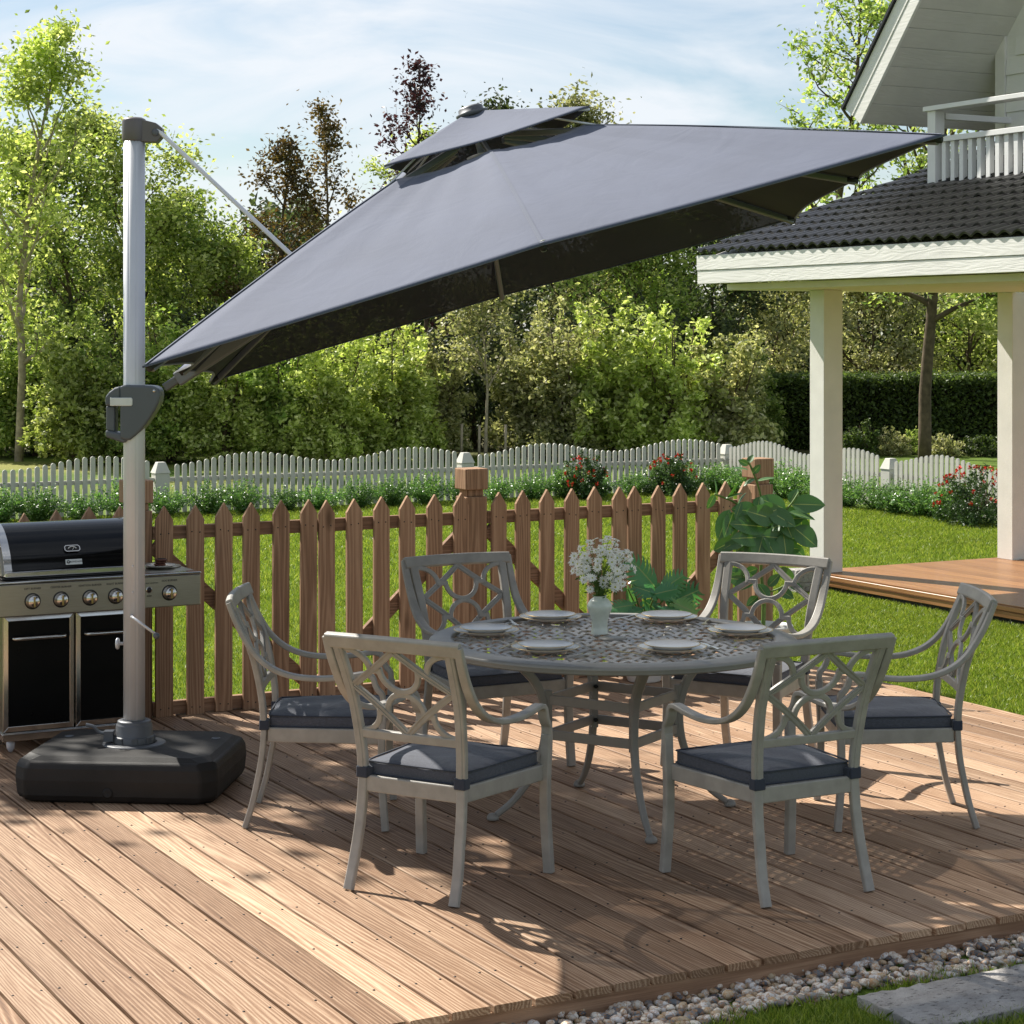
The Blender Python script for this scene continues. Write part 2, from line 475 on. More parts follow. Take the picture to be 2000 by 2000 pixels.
# ---------------------------------------------------------------- deck
DF, DB, DR, DL = 5.44, 10.52, 7.51, -2.2       # front, back (under the fence), right and left edges
deck = thing('deck', None, None, W(0,0,0), ANG); deck['kind'] = 'structure'
d = MB(); P = .141; GAP = .012
rng = random.Random(3)
n = int((DR-DL)/P)
for i in range(n+1):
    x1 = DR - i*P; x0 = x1 - P + GAP
    if x0 < DL: break
    z = rng.uniform(-.0012, .0)
    y0 = DF + rng.uniform(-.004, .004)
    # board with slightly wavy, eased edges
    m = 22; vs = []; 
    for k in range(m+1):
        y = y0 + (DB-y0)*k/m
        w0 = rng.uniform(-.0010,.0010); w1 = rng.uniform(-.0010,.0010)
        pr = [(x0+w0, z-.024), (x0+w0, z-.003), (x0+w0+.003, z), (x1+w1-.003, z), (x1+w1, z-.003), (x1+w1, z-.024)]
        vs += [(px, y, pz) for px, pz in pr]
    fs = []
    for k in range(m):
        for e in range(6): fs.append((k*6+e, k*6+(e+1)%6, (k+1)*6+(e+1)%6, (k+1)*6+e))
    fs.append(tuple(range(6))[::-1]); fs.append(tuple(range(m*6, m*6+6)))
    d.add(vs, fs)
d.build('deck_boards', M['deck'], deck)
sb = MB()
sb.box(DL, DR-.02, DF+.012, DF+.052, -.17, -.026)
sb.box(DR-.06, DR-.022, DF+.076, DB, -.17, -.026)
for i in range(11):                                  # joists seen through the gaps
    y = DF+.3+i*.48; sb.box(DL, DR-.07, y-.02, y+.02, -.16, -.0262)
sb.build('deck_beam', M['fence_x'], deck)
db = MB(); db.box(DL, DR-.07, DF+.08, DB-.01, -.088, -.075); db.build('deck_gap_shade', M['black'], deck)  # black sheet added below the boards so the gaps read as deep shade
sc_ = MB(); rng = random.Random(5)
for i in range(n+1):
    xc = DR - i*P - P/2 + GAP/2
    for j in range(11):
        y = DF+.3+j*.48
        for sx in (-1, 1):
            cx, cy = xc+sx*.043+rng.uniform(-.003,.003), y+rng.uniform(-.006,.006)
            sc_.lathe([(.0042,-.002),(.0042,.0012)], 8, (cx,cy,0))
sc_.build('deck_screws', M['black'], deck)

# ---------------------------------------------------------------- pebbles
def pebble_mat():
    t = NT('pebble_stone'); isl = t.island(); co = t.coord('Object')
    base = t.ramp(isl, [(0,(.66,.61,.53)),(.20,(.46,.42,.36)),(.34,(.56,.54,.52)),(.46,(.13,.14,.15)),(.60,(.075,.08,.09)),(.70,(.24,.235,.23)),(.80,(.42,.33,.22)),(.90,(.60,.57,.53))], 'CONSTANT')
    v = t.noise(co, 75, 4, .6, 1.2)
    c = t.mix(t.ramp(v, [(.48,(0,0,0)),(.57,(1,1,1))]), base, t.mix(.7, base, (.34,.16,.05)))
    v2 = t.noise(co, 130, 3, .6)
    c = t.mix(1.0, c, t_rgb(t, t.math('MULTIPLY_ADD', v2, .7, .65)), 'MULTIPLY')
    t.bsdf(c, .55, 0, t.bump(v2, .3, .003), .4)
    return t.m
M['pebble'] = pebble_mat()
def icosphere(sub=1):
    import bmesh
    b = bmesh.new(); bmesh.ops.create_icosphere(b, subdivisions=sub, radius=1)
    V = np.array([v.co[:] for v in b.verts]); F = np.array([[v.index for v in f.verts] for f in b.faces]); b.free()
    return V, F
IV, IF = icosphere(2)
nr = np.random.default_rng(11)
npb = 5200
v_ = nr.uniform(.8, 7.4, npb); u_ = nr.uniform(5.17, 5.475, npb)
edge = .045*np.sin(v_*5.1)+.03*np.sin(v_*13.7+1)
u_ = np.where(u_ < 5.22+edge*.6, u_+.06, u_)
z_ = GZ - .012 + nr.uniform(0, .034, npb)
rot = nr.uniform(0, 2*PI, npb); tl = nr.normal(0, .3, npb); sz = nr.uniform(.0095, .018, npb)
S = np.stack([sz*nr.uniform(1.0,1.5,npb), sz, sz*nr.uniform(.55,.9,npb)], 1)
PV = IV[None]*S[:,None,:]
PV = PV*(1+.10*np.sin(IV[None,:,0:1]*3.1+rot[:,None,None]*2)+.07*np.sin(IV[None,:,1:2]*4.3+rot[:,None,None]*5))
ct, st = np.cos(tl)[:,None], np.sin(tl)[:,None]
y1 = PV[:,:,1]*ct-PV[:,:,2]*st; z1 = PV[:,:,1]*st+PV[:,:,2]*ct
cr_, sr_ = np.cos(rot)[:,None], np.sin(rot)[:,None]
x1 = PV[:,:,0]*cr_-y1*sr_; y2 = PV[:,:,0]*sr_+y1*cr_
PV = np.stack([x1+(v_*VX-u_*VY)[:,None], y2+(v_*VY+u_*VX)[:,None], z1+z_[:,None]], 2).reshape(-1,3)
PF = (IF[None]+(np.arange(npb)*len(IV))[:,None,None]).reshape(-1,3)
big_mesh('gravel', PV, PF, M['pebble'], smooth=True, kind='stuff', label='strip of rounded white and grey pebbles along the front of the deck')

# ---------------------------------------------------------------- stepping slab
def slab_mat():
    t = NT('rough_grey_slab'); co = t.coord('Object')
    a = t.noise(co, 9, 6, .65); b = t.noise(co, 70, 5, .7)
    c = t.ramp(a, [(.3,(.27,.25,.235)),(.7,(.47,.445,.42))])
    pit = t.ramp(t.noise(t.coord('Object',(1,2.4,1)), 42, 4, .6), [(.33,(1,1,1)),(.40,(0,0,0))])
    c = t.mix(t.math('MULTIPLY', pit, .7), c, (.09,.08,.075))
    h = t.math('SUBTRACT', b, t.math('MULTIPLY', pit, .8))
    t.bsdf(c, .85, 0, t.bump(h, .9, .012), .25); return t.m
M['slab'] = slab_mat()
sl_ = thing('stepping_slab', 'rough grey rectangular stone slab lying on the grass beside the pebble strip', 'paving slab', W(3.99, 4.80, GZ), ANG)
q = MB(); rng = random.Random(8)
def rough_box(mb, x0,x1,y0,y1,z0,z1, nx, ny, amp, rng):
    vs = []; idx = {}
    def vid(i,j,k):
        key = (i,j,k)
        if key not in idx:
            e = (i in (0,nx)) or (j in (0,ny))
            x = x0+(x1-x0)*i/nx; y = y0+(y1-y0)*j/ny; z = z0 if k == 0 else z1
            if e and k: z -= .004*rng.random(); 
            x += (rng.uniform(-amp,amp) if i in (0,nx) else 0); y += (rng.uniform(-amp,amp) if j in (0,ny) else 0)
            idx[key] = len(vs); vs.append((x,y,z+rng.uniform(-.001,.001)*(k==1)))
        return idx[key]
    fs = []
    for i in range(nx):
        for j in range(ny):
            fs.append((vid(i,j,1),vid(i+1,j,1),vid(i+1,j+1,1),vid(i,j+1,1)))
            fs.append((vid(i,j,0),vid(i,j+1,0),vid(i+1,j+1,0),vid(i+1,j,0)))
    for i in range(nx):
        fs.append((vid(i,0,0),vid(i+1,0,0),vid(i+1,0,1),vid(i,0,1))); fs.append((vid(i,ny,0),vid(i,ny,1),vid(i+1,ny,1),vid(i+1,ny,0)))
    for j in range(ny):
        fs.append((vid(0,j,0),vid(0,j,1),vid(0,j+1,1),vid(0,j+1,0))); fs.append((vid(nx,j,0),vid(nx,j+1,0),vid(nx,j+1,1),vid(nx,j,1)))
    mb.add(vs, fs)
rough_box(q, 0, 1.15, 0, .335, -.01, .036, 46, 12, .006, rng)
q.build('slab', M['slab'], sl_, bevel=.003)

# ---------------------------------------------------------------- wooden fence
fw = thing('wooden_picket_fence', 'reddish brown wooden picket fence with pointed pickets along the back of the deck', 'fence', W(5.357, 10.44, 0), ANG)
def fbox(name, x0,x1,y0,y1,z0,z1, m=None, bev=.004, **k):
    mb = MB(); cx,cy,cz = 0,0,0
    mb.box(x0,x1,y0,y1,z0,z1); return mb.build(name, m or M['fence'], fw, bevel=bev, **k)
POSTT = [-1.985, 0.0, 1.993]
for px in POSTT:
    p = MB(); h = .068
    p.box(px-h,px+h, -.068,.068, -.15,1.085)
    h2 = .052; p.box(px-h2,px+h2, -h2,h2, 1.085,1.125)
    vs = []
    p.box(px-h-.004,px+h+.004, -h-.004,h+.004, 1.125,1.245)
    for o_ in (0,): p.build('fence_post', M['fence'], fw, bevel=.006)
PW, PT = .094, .024
pk = [319,380,435,489,546,600,637,691,743,794,846,898,971,1019,1066,1114,1160,1207,1237,1283,1326,1371,1415,1452,47,109,171,232]
def px_to_v(px, u):
    r = (px-1000)/4000.0
    # v*VX-u*VY = r*(v*VY+u*VX)
    return (r*u*VX+u*VY)/(VX-r*VY)
rng = random.Random(12)
vs_list = sorted(px_to_v(p, 10.37) for p in pk)
step = .182
v0 = vs_list[0]
vs_list = [v0-step*k for k in range(1,6)][::-1] + vs_list
for v in vs_list:
    x = v-5.357; top = 1.112+rng.uniform(-.004,.004); sh = top-.075
    a = PW/2
    m_ = MB(); m_.prism([(x-a,.0),(x+a,.0),(x+a,sh),(x,top),(x-a,sh)], 'y', -.092, -.070)
    for zz in (.965, .04):                          # nail heads
        for sx in (-.022, .022): m_.lathe([(.0045,0),(.004,.0015),(0,.002)], 6, (x+sx,-.092,zz+rng.uniform(-.006,.006)), mi=1, M=Matrix.Rotation(R(90),4,'X'))
    o = m_.build('picket', [M['fence'],M['black']], fw, bevel=.003)
    o.rotation_euler = (0,rng.uniform(-.004,.004),0)
for (a, b) in ((-1.985-2.0,-1.985),(-1.985,0),(0,1.993)):
    fbox('rail', a+.069,b-.069,-.069,-.030,.93,1.0, M['fence_x'])
    fbox('rail', a+.069,b-.069,-.069,-.030,.004,.075, M['fence_x'])
    mid = (a+b)/2
    for s in (-1,1):
        m_ = MB(); e = a+.07 if s < 0 else b-.07
        m_.bar([(e,-.049,.90),(mid+s*.03,-.049,.10)], .075, .034, (0,1,0))
        m_.build('brace', M['fence_x'], fw, bevel=.003)

# ---------------------------------------------------------------- white picket fence
WU, WV = 23.17, 15.8
wf = thing('white_picket_fence', 'low white garden fence with rounded pickets in rising and falling waves', 'fence', W(WV, WU, GZ), ANG)
posts = [(-12,0),(-8.02,0),(-4.0,0),(0,0),(0,-3.5),(0,-7.1),(0,-10.7)]
def white_post(x, y):
    p = MB(); h = .085
    p.box(x-h,x+h,y-h,y+h,-.05,.46)
    hh = .062
    p.add([(x-h-.01,y-h-.01,.461),(x+h+.01,y-h-.01,.461),(x+h+.01,y+h+.01,.461),(x-h-.01,y+h+.01,.461),
           (x-hh*.75,y-hh*.75,.59),(x+hh*.75,y-hh*.75,.59),(x+hh*.75,y+hh*.75,.59),(x-hh*.75,y+hh*.75,.59)],
          [(0,3,2,1),(4,5,6,7),(0,1,5,4),(1,2,6,5),(2,3,7,6),(3,0,4,7)])
    p.build('fence_post', M['white_fence'], wf, bevel=.004)
for x, y in posts: white_post(x, y)
def wpick(mb, x, y, top, along):
    w, t_ = .028, .010
    prof = [(-w,-.0),(w,-.0),(w,top-.028)]
    for k in range(1,6):
        a = PI*k/6; prof.append((w*math.cos(a), top-.028+.028*math.sin(a)))
    prof.append((-w,top-.028))
    if along == 'x': mb.prism([(x+p[0],p[1]) for p in prof], 'y', y-t_, y+t_)
    else: mb.prism([(y+p[0],p[1]) for p in prof], 'x', x-t_, x+t_)
wp = []
for (a, b) in zip(posts[:-1], posts[1:]):
    L = math.hypot(b[0]-a[0], b[1]-a[1]); nn = int(L/.0905); along = 'x' if b[1] == a[1] else 'y'
    for k in range(1, nn):
        s = k/nn
        if s*L < .1 or (1-s)*L < .1: continue
        wave = .5-.5*math.cos(4*PI*(s*.94+.03)-.55)
        top = .560+.125*wave
        x = a[0]+(b[0]-a[0])*s; y = a[1]+(b[1]-a[1])*s
        if along == 'x': y -= .06
        else: x -= .06
        wp.append((x,y,top,along))
    for z in (.10,.36):
        r = MB()
        if along == 'x': r.box(a[0]+.09,b[0]-.09,a[1]-.048,a[1]-.012,z,z+.05)
        else: r.box(a[0]-.048,a[0]-.012,b[1]+.09,a[1]-.09,z,z+.05)
        r.build('rail', M['white_fence'], wf)
def wdist(p):
    w = W(WV+p[0], WU+p[1]); r = w.x/w.y
    return w.y + (100 if abs(r) > .26 else 0)
wp.sort(key=wdist)
for p in wp[:98]:
    m_ = MB(); wpick(m_, *p); m_.build('picket', M['white_fence'], wf)
m_ = MB()
for p in wp[98:]: wpick(m_, *p)
m_.build('picket', M['white_fence'], wf, kind='stuff')
# ---------------------------------------------------------------- dining chair
def prof_y(z):
    pts = [(0,-.285),(.12,-.248),(.28,-.217),(.42,-.207),(.55,-.217),(.70,-.252),(.83,-.302),(.94,-.352)]
    for (z0,y0),(z1,y1) in zip(pts[:-1], pts[1:]):
        if z <= z1: return y0+(y1-y0)*(z-z0)/(z1-z0)
    return pts[-1][1]
def stile_x(z): return .222 - .012*min(1, z/.42) + (.030*(z-.42)/.5 if z > .42 else 0)
def make_chair(label):
    t = thing('dining_chair', label, 'chair', (0,0,0), 0, 'dining chairs around the round table')
    c = M['cast']
    b = MB()                                            # back frame: top rail, stiles, lower rail
    for s in (-1,1):
        path = smooth_path([(s*stile_x(z), prof_y(z), z) for z in (.40,.5,.6,.7,.8,.9)], 3)
        b.bar(path, .041, .025, (0,1,0), chamfer=.004)
        b.bar([p+Vector((0,-.0125,0)) for p in path], .018, .006, (0,1,0))
    rail = [(x, prof_y(.915)-.018*(1-(x/.285)**2)+.006, .912+.004*(1-(x/.28)**2)) for x in [(-.283+.5660*k/14) for k in range(15)]]
    nrm = Vector((0,1,.4)).normalized()
    b.bar(rail, .056, .030, nrm, chamfer=.006)
    lr = [(x, prof_y(.565)-.008*(1-(x/.21)**2), .565) for x in (-.205,-.1,0,.1,.205)]
    b.bar(lr, .034, .022, (0,1,.15), chamfer=.003)
    b.build('back_frame', c, t, bevel=.002, seg=1)
    def PQ(p, q):
        z = .575+q*.315
        return Vector((p*(stile_x(z)-.017), prof_y(z)-.008*(1-p*p), z))
    up = [(-1+.44*math.sin(a), .745+.245*math.cos(a)) for a in [PI/2*k/7 for k in range(8)]]
    up += [(-.38,.745)] + [(-.38*math.cos(a), .745-.235*math.sin(a)) for a in [PI*k/16 for k in range(1,16)]] + [(.38,.745)]
    up += [(1-.44*math.sin(a), .745+.245*math.cos(a)) for a in [PI/2*k/7 for k in range(8)]][::-1]
    lo = [(p, .99-q if True else 0) for p, q in up]
    f = MB()
    for pl in (up, lo):
        f.bar([PQ(p,q)+Vector((0,.004,0)) for p, q in pl], .0225, .016, (0,1,.2), chamfer=.003)
    f.build('fretwork', c, t, bevel=.0015, seg=1)
    f2 = MB()
    dm = []
    cor = [(0,1),(-1,.54),(0,.0),(1,.54)]
    for i in range(4):
        a, e = cor[i], cor[(i+1)%4]
        for k in range(6):
            s = k/6; bow = .035*math.sin(PI*s)
            dm.append((a[0]+(e[0]-a[0])*s - bow*(1 if a[0]+e[0] > 0 else -1), a[1]+(e[1]-a[1])*s))
    dp = [PQ(p,q) for p, q in dm]
    f2.bar(dp, .0255, .010, (0,1,.2), closed=True)
    for off in (-.008, .008):
        cen = PQ(0,.52)
        dd = [p + (cen-p).normalized()*off + Vector((0,-.006,0)) for p in dp]
        f2.bar(dd, .004, .005, (0,1,.2), closed=True)
        dd = [p + (cen-p).normalized()*off + Vector((0,.006,0)) for p in dp]
        f2.bar(dd, .004, .005, (0,1,.2), closed=True)
    f2.build('diamond_bars', c, t)
    for s in (-1,1):                                     # rear legs
        m = MB()
        m.bar(smooth_path([(s*stile_x(z)*(1.0 if z > .1 else 1.015), prof_y(z), z) for z in (.002,.1,.2,.3,.41)], 3), .039, [.024]*13, (0,1,0), chamfer=.004)
        m.build('leg', c, t, bevel=.0015, seg=1)
        m = MB()                                         # front legs
        fp = smooth_path([(s*.284,.292,.002),(s*.281,.284,.1),(s*.278,.276,.22),(s*.277,.276,.34),(s*.279,.281,.45),(s*.280,.283,.52)], 4)
        m.bar(fp, .039, [.030]*len(fp), (0,1,0), chamfer=.004)
        m.build('leg', c, t, bevel=.0015, seg=1)
        m = MB()                                         # arm: from the top rail, sweeping down and forward, curling into the front leg
        ap = smooth_path([(s*.280,-.345,.925),(s*.279,-.318,.855),(s*.277,-.283,.785),(s*.277,-.236,.715),(s*.279,-.170,.660),
                          (s*.282,-.085,.628),(s*.285,.02,.618),(s*.286,.12,.624),(s*.286,.20,.636),(s*.285,.232,.630)], 5)
        nn = []
        for i in range(len(ap)):
            d = (ap[min(i+1,len(ap)-1)]-ap[max(i-1,0)]).normalized()
            nn.append(Vector((1,0,0)).cross(d))
        m.bar(ap, [.033+.010*min(1,i/20) for i in range(len(ap))], .021, nn, chamfer=.004)
        cu = smooth_path([(s*.285,.228,.634),(s*.285,.243,.618),(s*.284,.250,.595),(s*.283,.262,.572),(s*.281,.279,.552),(s*.280,.283,.520)], 4)
        nn = []
        for i in range(len(cu)):
            d = (cu[min(i+1,len(cu)-1)]-cu[max(i-1,0)]).normalized(); nn.append(Vector((1,0,0)).cross(d))
        m.bar(cu, .041, [.022]*len(cu), nn, chamfer=.004)
        m.build('armrest', c, t, bevel=.0015, seg=1)
    m = MB()                                             # seat frame
    for s in (-1,1):
        m.bar([(s*.212,-.192,.378),(s*.263,.268,.378)], .022, .060, (0,0,1), chamfer=.003)
    m.bar([(-.196,-.205,.378),(.196,-.205,.378)], .022, .060, (0,0,1), chamfer=.003)
    m.bar([(-.260,.272,.378),(.260,.272,.378)], .022, .060, (0,0,1), chamfer=.003)
    m.prism([(-.20,-.19),(.20,-.19),(.25,.26),(-.25,.26)], 'z', .385, .398)
    m.build('seat_frame', c, t, bevel=.002, seg=1)
    # cushion: domed box
    N = 18; vs = []; fs = []
    def cp(i, j, top):
        a = -1+2*i/N; bb = -1+2*j/N
        hw = .214+(.252-.214)*(bb+1)/2
        rr = 1-.035*(abs(a)*abs(bb))**6
        x = a*hw*rr; y = .045+bb*.238*rr
        if top:
            e = (1-abs(a)**5)*(1-abs(bb)**5)
            return (x, y, .452+.020*e+.003*math.sin(7*a+3*bb))
        return (x, y, .409)
    for top in (0,1):
        for j in range(N+1):
            for i in range(N+1): vs.append(cp(i,j,top))
    K = (N+1)**2
    for j in range(N):
        for i in range(N):
            q = (j*(N+1)+i, j*(N+1)+i+1, (j+1)*(N+1)+i+1, (j+1)*(N+1)+i)
            fs.append(q[::-1]); fs.append(tuple(k+K for k in q))
    ring = [(i,0) for i in range(N)]+[(N,j) for j in range(N)]+[(N-i,N) for i in range(N)]+[(0,N-j) for j in range(N)]
    rid = [j*(N+1)+i for i, j in ring]
    for k in range(len(rid)):
        a, e = rid[k], rid[(k+1)%len(rid)]; fs.append((a, e, e+K, a+K))
    m = MB(); m.add(vs, fs, 0, True)
    cu = m.build('cushion', M['cushion'], t, bevel=.005, seg=2)
    m = MB()
    for zz in (.4545,.411):
        loop = [Vector(vs[i+(K if zz > .44 else 0)]) for i in rid]
        cen = Vector((0,.045,zz))
        loop = [Vector((p.x*1.004, .045+(p.y-.045)*1.004, zz)) for p in loop]
        m.tube(loop+[loop[0]], .0038, 6, cap=False)
    m.build('piping', M['piping'], cu)
    for s in (-1,1):
        m = MB(); x = s*stile_x(.42)
        m.box(x-.024,x+.024, prof_y(.42)-.020, prof_y(.42)+.020, .398, .440)
        m.box(x-s*.024-.006,x-s*.024+.006, prof_y(.42)-.01, prof_y(.42)+.035, .400, .438)
        m.build('cushion_tie', M['piping'], cu, bevel=.005)
    return t
CH = [((-.254,7.555),(.507,.862),'grey lattice back armchair standing nearest the umbrella base, its back to the camera'),
      ((.960,7.547),(-.465,.885),'grey lattice back armchair turned away at the front right of the round table'),
      ((-.805,8.585),(1,0),'grey armchair seen from the side at the far left of the table, facing right'),
      ((1.610,8.577),(-1,0),'grey armchair seen from the side beside the lawn, facing left to the table'),
      ((-.110,9.673),(.465,-.885),'grey armchair facing the camera behind the table, against the wooden pickets'),
      ((1.104,9.665),(-.507,-.862),'grey armchair facing the camera behind the table, in front of the rubber plant')]
proto = make_chair(CH[0][2])
for i, (p, dr, lab) in enumerate(CH):
    rz = math.atan2(-dr[0], dr[1])
    if i == 0: proto.location = (p[0],p[1],0); proto.rotation_euler = (0,0,rz)
    else: dup(proto, (p[0],p[1],0), rz, lab)

# ---------------------------------------------------------------- round table
TX, TY = .425, 8.61
tb = thing('dining_table', 'round grey cast metal dining table with a woven lattice top', 'table', (TX,TY,0), 0)
m = MB()
m.lathe([(.672,.722),(.672,.740),(.690,.7425),(.735,.7425),(.750,.738),(.765,.737),(.774,.731),(.776,.724),(.768,.718),(.772,.712),(.764,.704),(.745,.702),(.735,.712),(.69,.714)], 128, cap=False)
k = len(m.v)//128
m.f += [((k-1)*128+i, (k-1)*128+(i+1)%128, (i+1)%128, i) for i in range(128)]; m.m += [0]*128; m.sm += [False]*128
m.build('table_rim', M['tab'], tb)
m = MB(); pitch = .056
def strip(mb, ang, off, par):
    d_ = Vector((math.cos(ang), math.sin(ang), 0)); nn = Vector((-d_.y, d_.x, 0))
    L = math.sqrt(max(0, .678**2-off*off))
    if L < .03: return
    k = max(2, int(2*L/.0145)); pts = []
    for i in range(k+1):
        s = -L+2*L*i/k
        ph = math.cos(PI*s/(pitch/math.sin(R(116))) + par*PI)
        wob = .002*math.sin(PI*s/pitch*1.0+par*PI+PI/4)
        pts.append(nn*(off+wob)+d_*s+Vector((0,0,.729+.0032*ph)))
    mb.bar(pts, .0205, .0055, (0,0,1))
    for o2 in ():
        mb.bar([p+nn*o2+Vector((0,0,.0042)) for p in pts], .0040, .003, (0,0,1))
nst = int(.68/pitch)+1
for i in range(-nst, nst+1):
    strip(m, R(58), i*pitch+.01, i%2)
    strip(m, R(-58), i*pitch+.01, (i+1)%2)
m.build('lattice_top', M['lattice'], tb)
m = MB(); m.lathe([(.0,.7305),(.055,.7305),(.06,.733),(.06,.738),(.0,.7385)], 24, cap=False); m.build('centre_plate', M['tab'], tb)
TA = R(14)
for kx in range(4):
    a = TA+kx*PI/2; dr = Vector((math.cos(a), math.sin(a), 0)); tn = Vector((-dr.y, dr.x, 0))
    pr = smooth_path([(.47,.712),(.405,.64),(.335,.56),(.300,.47),(.292,.38),(.312,.27),(.365,.16),(.435,.075),(.505,.022)], 4)
    pts = [dr*p.x+Vector((0,0,p.y)) for p in [Vector((q[0],q[1])) for q in [(p_[0],p_[1]) for p_ in [(v[0],v[1]) for v in pr]]]] if False else None
    P2 = smooth_path([(r_,0,z_) for r_, z_ in [(.47,.712),(.405,.64),(.335,.56),(.300,.47),(.292,.38),(.312,.27),(.365,.16),(.435,.075),(.505,.022)]], 4)
    pts = [dr*p.x+Vector((0,0,p.z)) for p in P2]
    nn = [tn]*len(pts)
    m = MB(); wl = [.040-.016*i/len(pts) for i in range(len(pts))]; tl = [.044-.020*i/len(pts) for i in range(len(pts))]
    m.bar(pts, wl, tl, nn, chamfer=.006)
    e = dr*.528
    m.lathe([(.012,.03),(.020,.024),(.026,.012),(.024,.002)], 12, (e.x*.985,e.y*.985,0))
    m.build('leg', M['tab'], tb, bevel=.002, seg=1)
m = MB()
cs = [Vector((math.cos(TA+k*PI/2)*.285, math.sin(TA+k*PI/2)*.285, 0)) for k in range(4)]
for z in (.49,.345):
    for k in range(4):
        a, e = cs[k], cs[(k+1)%4]
        m.bar([a+Vector((0,0,z)), e+Vector((0,0,z))], .014, .040, (0,0,1))
for c_ in cs:
    t_ = Vector((-c_.y, c_.x, 0)).normalized()
    m.bar([c_+Vector((0,0,.31)), c_+Vector((0,0,.53))], .034, .030, t_)
m.build('leg_frame', M['tab'], tb, bevel=.002, seg=1)
for k in range(4):
    for z in (.49,.345):
        c_ = cs[k]; dr = c_.normalized()
        Mx = dr.to_track_quat('Z','Y').to_matrix().to_4x4()
        b0 = c_*.93
        mm = MB(); mm.lathe([(.009,-.012),(.009,-.003),(.004,.0)], 6, (b0.x,b0.y,z), M=Mx)
        mm.build('bolt', M['black'], tb)

# ---------------------------------------------------------------- plates and cutlery
def scal_lathe(mb, prof, n, mi=0):
    mb.lathe(prof, n, mi=mi, cap=False)
def make_charger(label):
    t = thing('charger_plate', label, 'plate', (0,0,0), 0, 'charger plates laid round the table')
    m = MB(); m.lathe([(0,.004),(.06,.002),(.085,.000),(.09,.004),(.137,.0165),(.139,.0185),(.137,.0190),(.092,.0085),(.0,.0075)], 72, cap=False)
    m.build('plate_body', M['china'], t)
    m = MB(); m.lathe([(.1355,.0192),(.1392,.0196),(.1396,.0184)], 72, cap=False); m.build('rim_band', M['gold'], t)
    return t
def make_plate(label):
    t = thing('dinner_plate', label, 'plate', (0,0,0), 0, 'dinner plates stacked on the charger plates')
    m = MB(); m.lathe([(0,.003),(.06,.001),(.075,.000),(.08,.005),(.108,.0165),(.112,.0205),(.110,.0212),(.081,.0095),(.0,.0085)], 72, cap=False)
    m.build('plate_body', M['china'], t)
    m = MB(); m.lathe([(.1085,.0208),(.1125,.0214),(.1134,.0195)], 72, cap=False)
    m.build('rim_band', M['gold'], t)
    return t
def make_fork(label):
    m = MB()
    m.bar([(0,0,.003),(0,.05,.004),(0,.10,.006),(0,.125,.004)], [.010,.006,.005,.009], .0022, (0,0,1))
    m.bar([(0,.123,.004),(0,.145,.003)], .019, .0018, (0,0,1))
    for k in range(4): m.bar([(-.0078+.0052*k,.144,.003),(-.0078+.0052*k,.165,.0045),(-.0078+.0052*k,.185,.0055)], .0026, .0016, (0,0,1))
    o = m.build('fork', M['ember'], None); tag(o, label, 'fork', 'forks laid beside the plates'); return o
def make_knife(label):
    m = MB()
    m.bar([(0,0,.003),(0,.04,.004),(0,.085,.004)], [.012,.013,.009], .005, (0,0,1))
    m.bar([(0,.085,.003),(.001,.12,.003),(.002,.17,.003),(-.002,.198,.003)], [.012,.017,.017,.006], .0015, (0,0,1))
    o = m.build('knife', M['steel'], None); tag(o, label, 'knife', 'knives laid beside the plates'); return o
PL = [(.171,9.11,'behind the vase on its left','the back of the table left of the vase'),
      (.688,9.11,'behind the vase on its right, near the monstera','the back of the table right of the vase'),
      (-.109,8.70,'at the left end of the table','the left end of the table'),
      (.970,8.70,'at the right end of the table','the right end of the table'),
      (.136,8.235,'at the front left edge of the table','the front left edge of the table'),
      (.644,8.235,'at the front right edge of the table','the front right edge of the table')]
chg = dpl = fk = kn = None
for i, (x, y, lab, lab2) in enumerate(PL):
    d_ = Vector((TX-x, TY-y, 0)).normalized(); rz = math.atan2(-d_.x, d_.y)
    l1 = 'wider lower plate '+lab; l2 = 'upper gold rimmed plate '+lab
    if chg is None:
        chg = make_charger(l1); dpl = make_plate(l2); chg.location = (x,y,.7425); dpl.location = (x,y,.7505)
    else: dup(chg, (x,y,.7425), rz, l1); dup(dpl, (x,y,.7505), rz, l2)
    tn = Vector((d_.y, -d_.x, 0))
    pf = Vector((x,y,.742)) - tn*.165 - d_*.09; pkn = Vector((x,y,.742)) + tn*.165 - d_*.09
    l3 = 'thin gold fork at '+lab2; l4 = 'slim steel knife at '+lab2
    if fk is None: fk = make_fork(l3); kn = make_knife(l4); f_, k_ = fk, kn
    else:
        f_ = fk.copy(); k_ = kn.copy(); col.objects.link(f_); col.objects.link(k_); f_['label'] = l3; k_['label'] = l4
    f_.location = pf; f_.rotation_euler = (0,0,rz+.25); k_.location = pkn; k_.rotation_euler = (0,0,rz-.25)

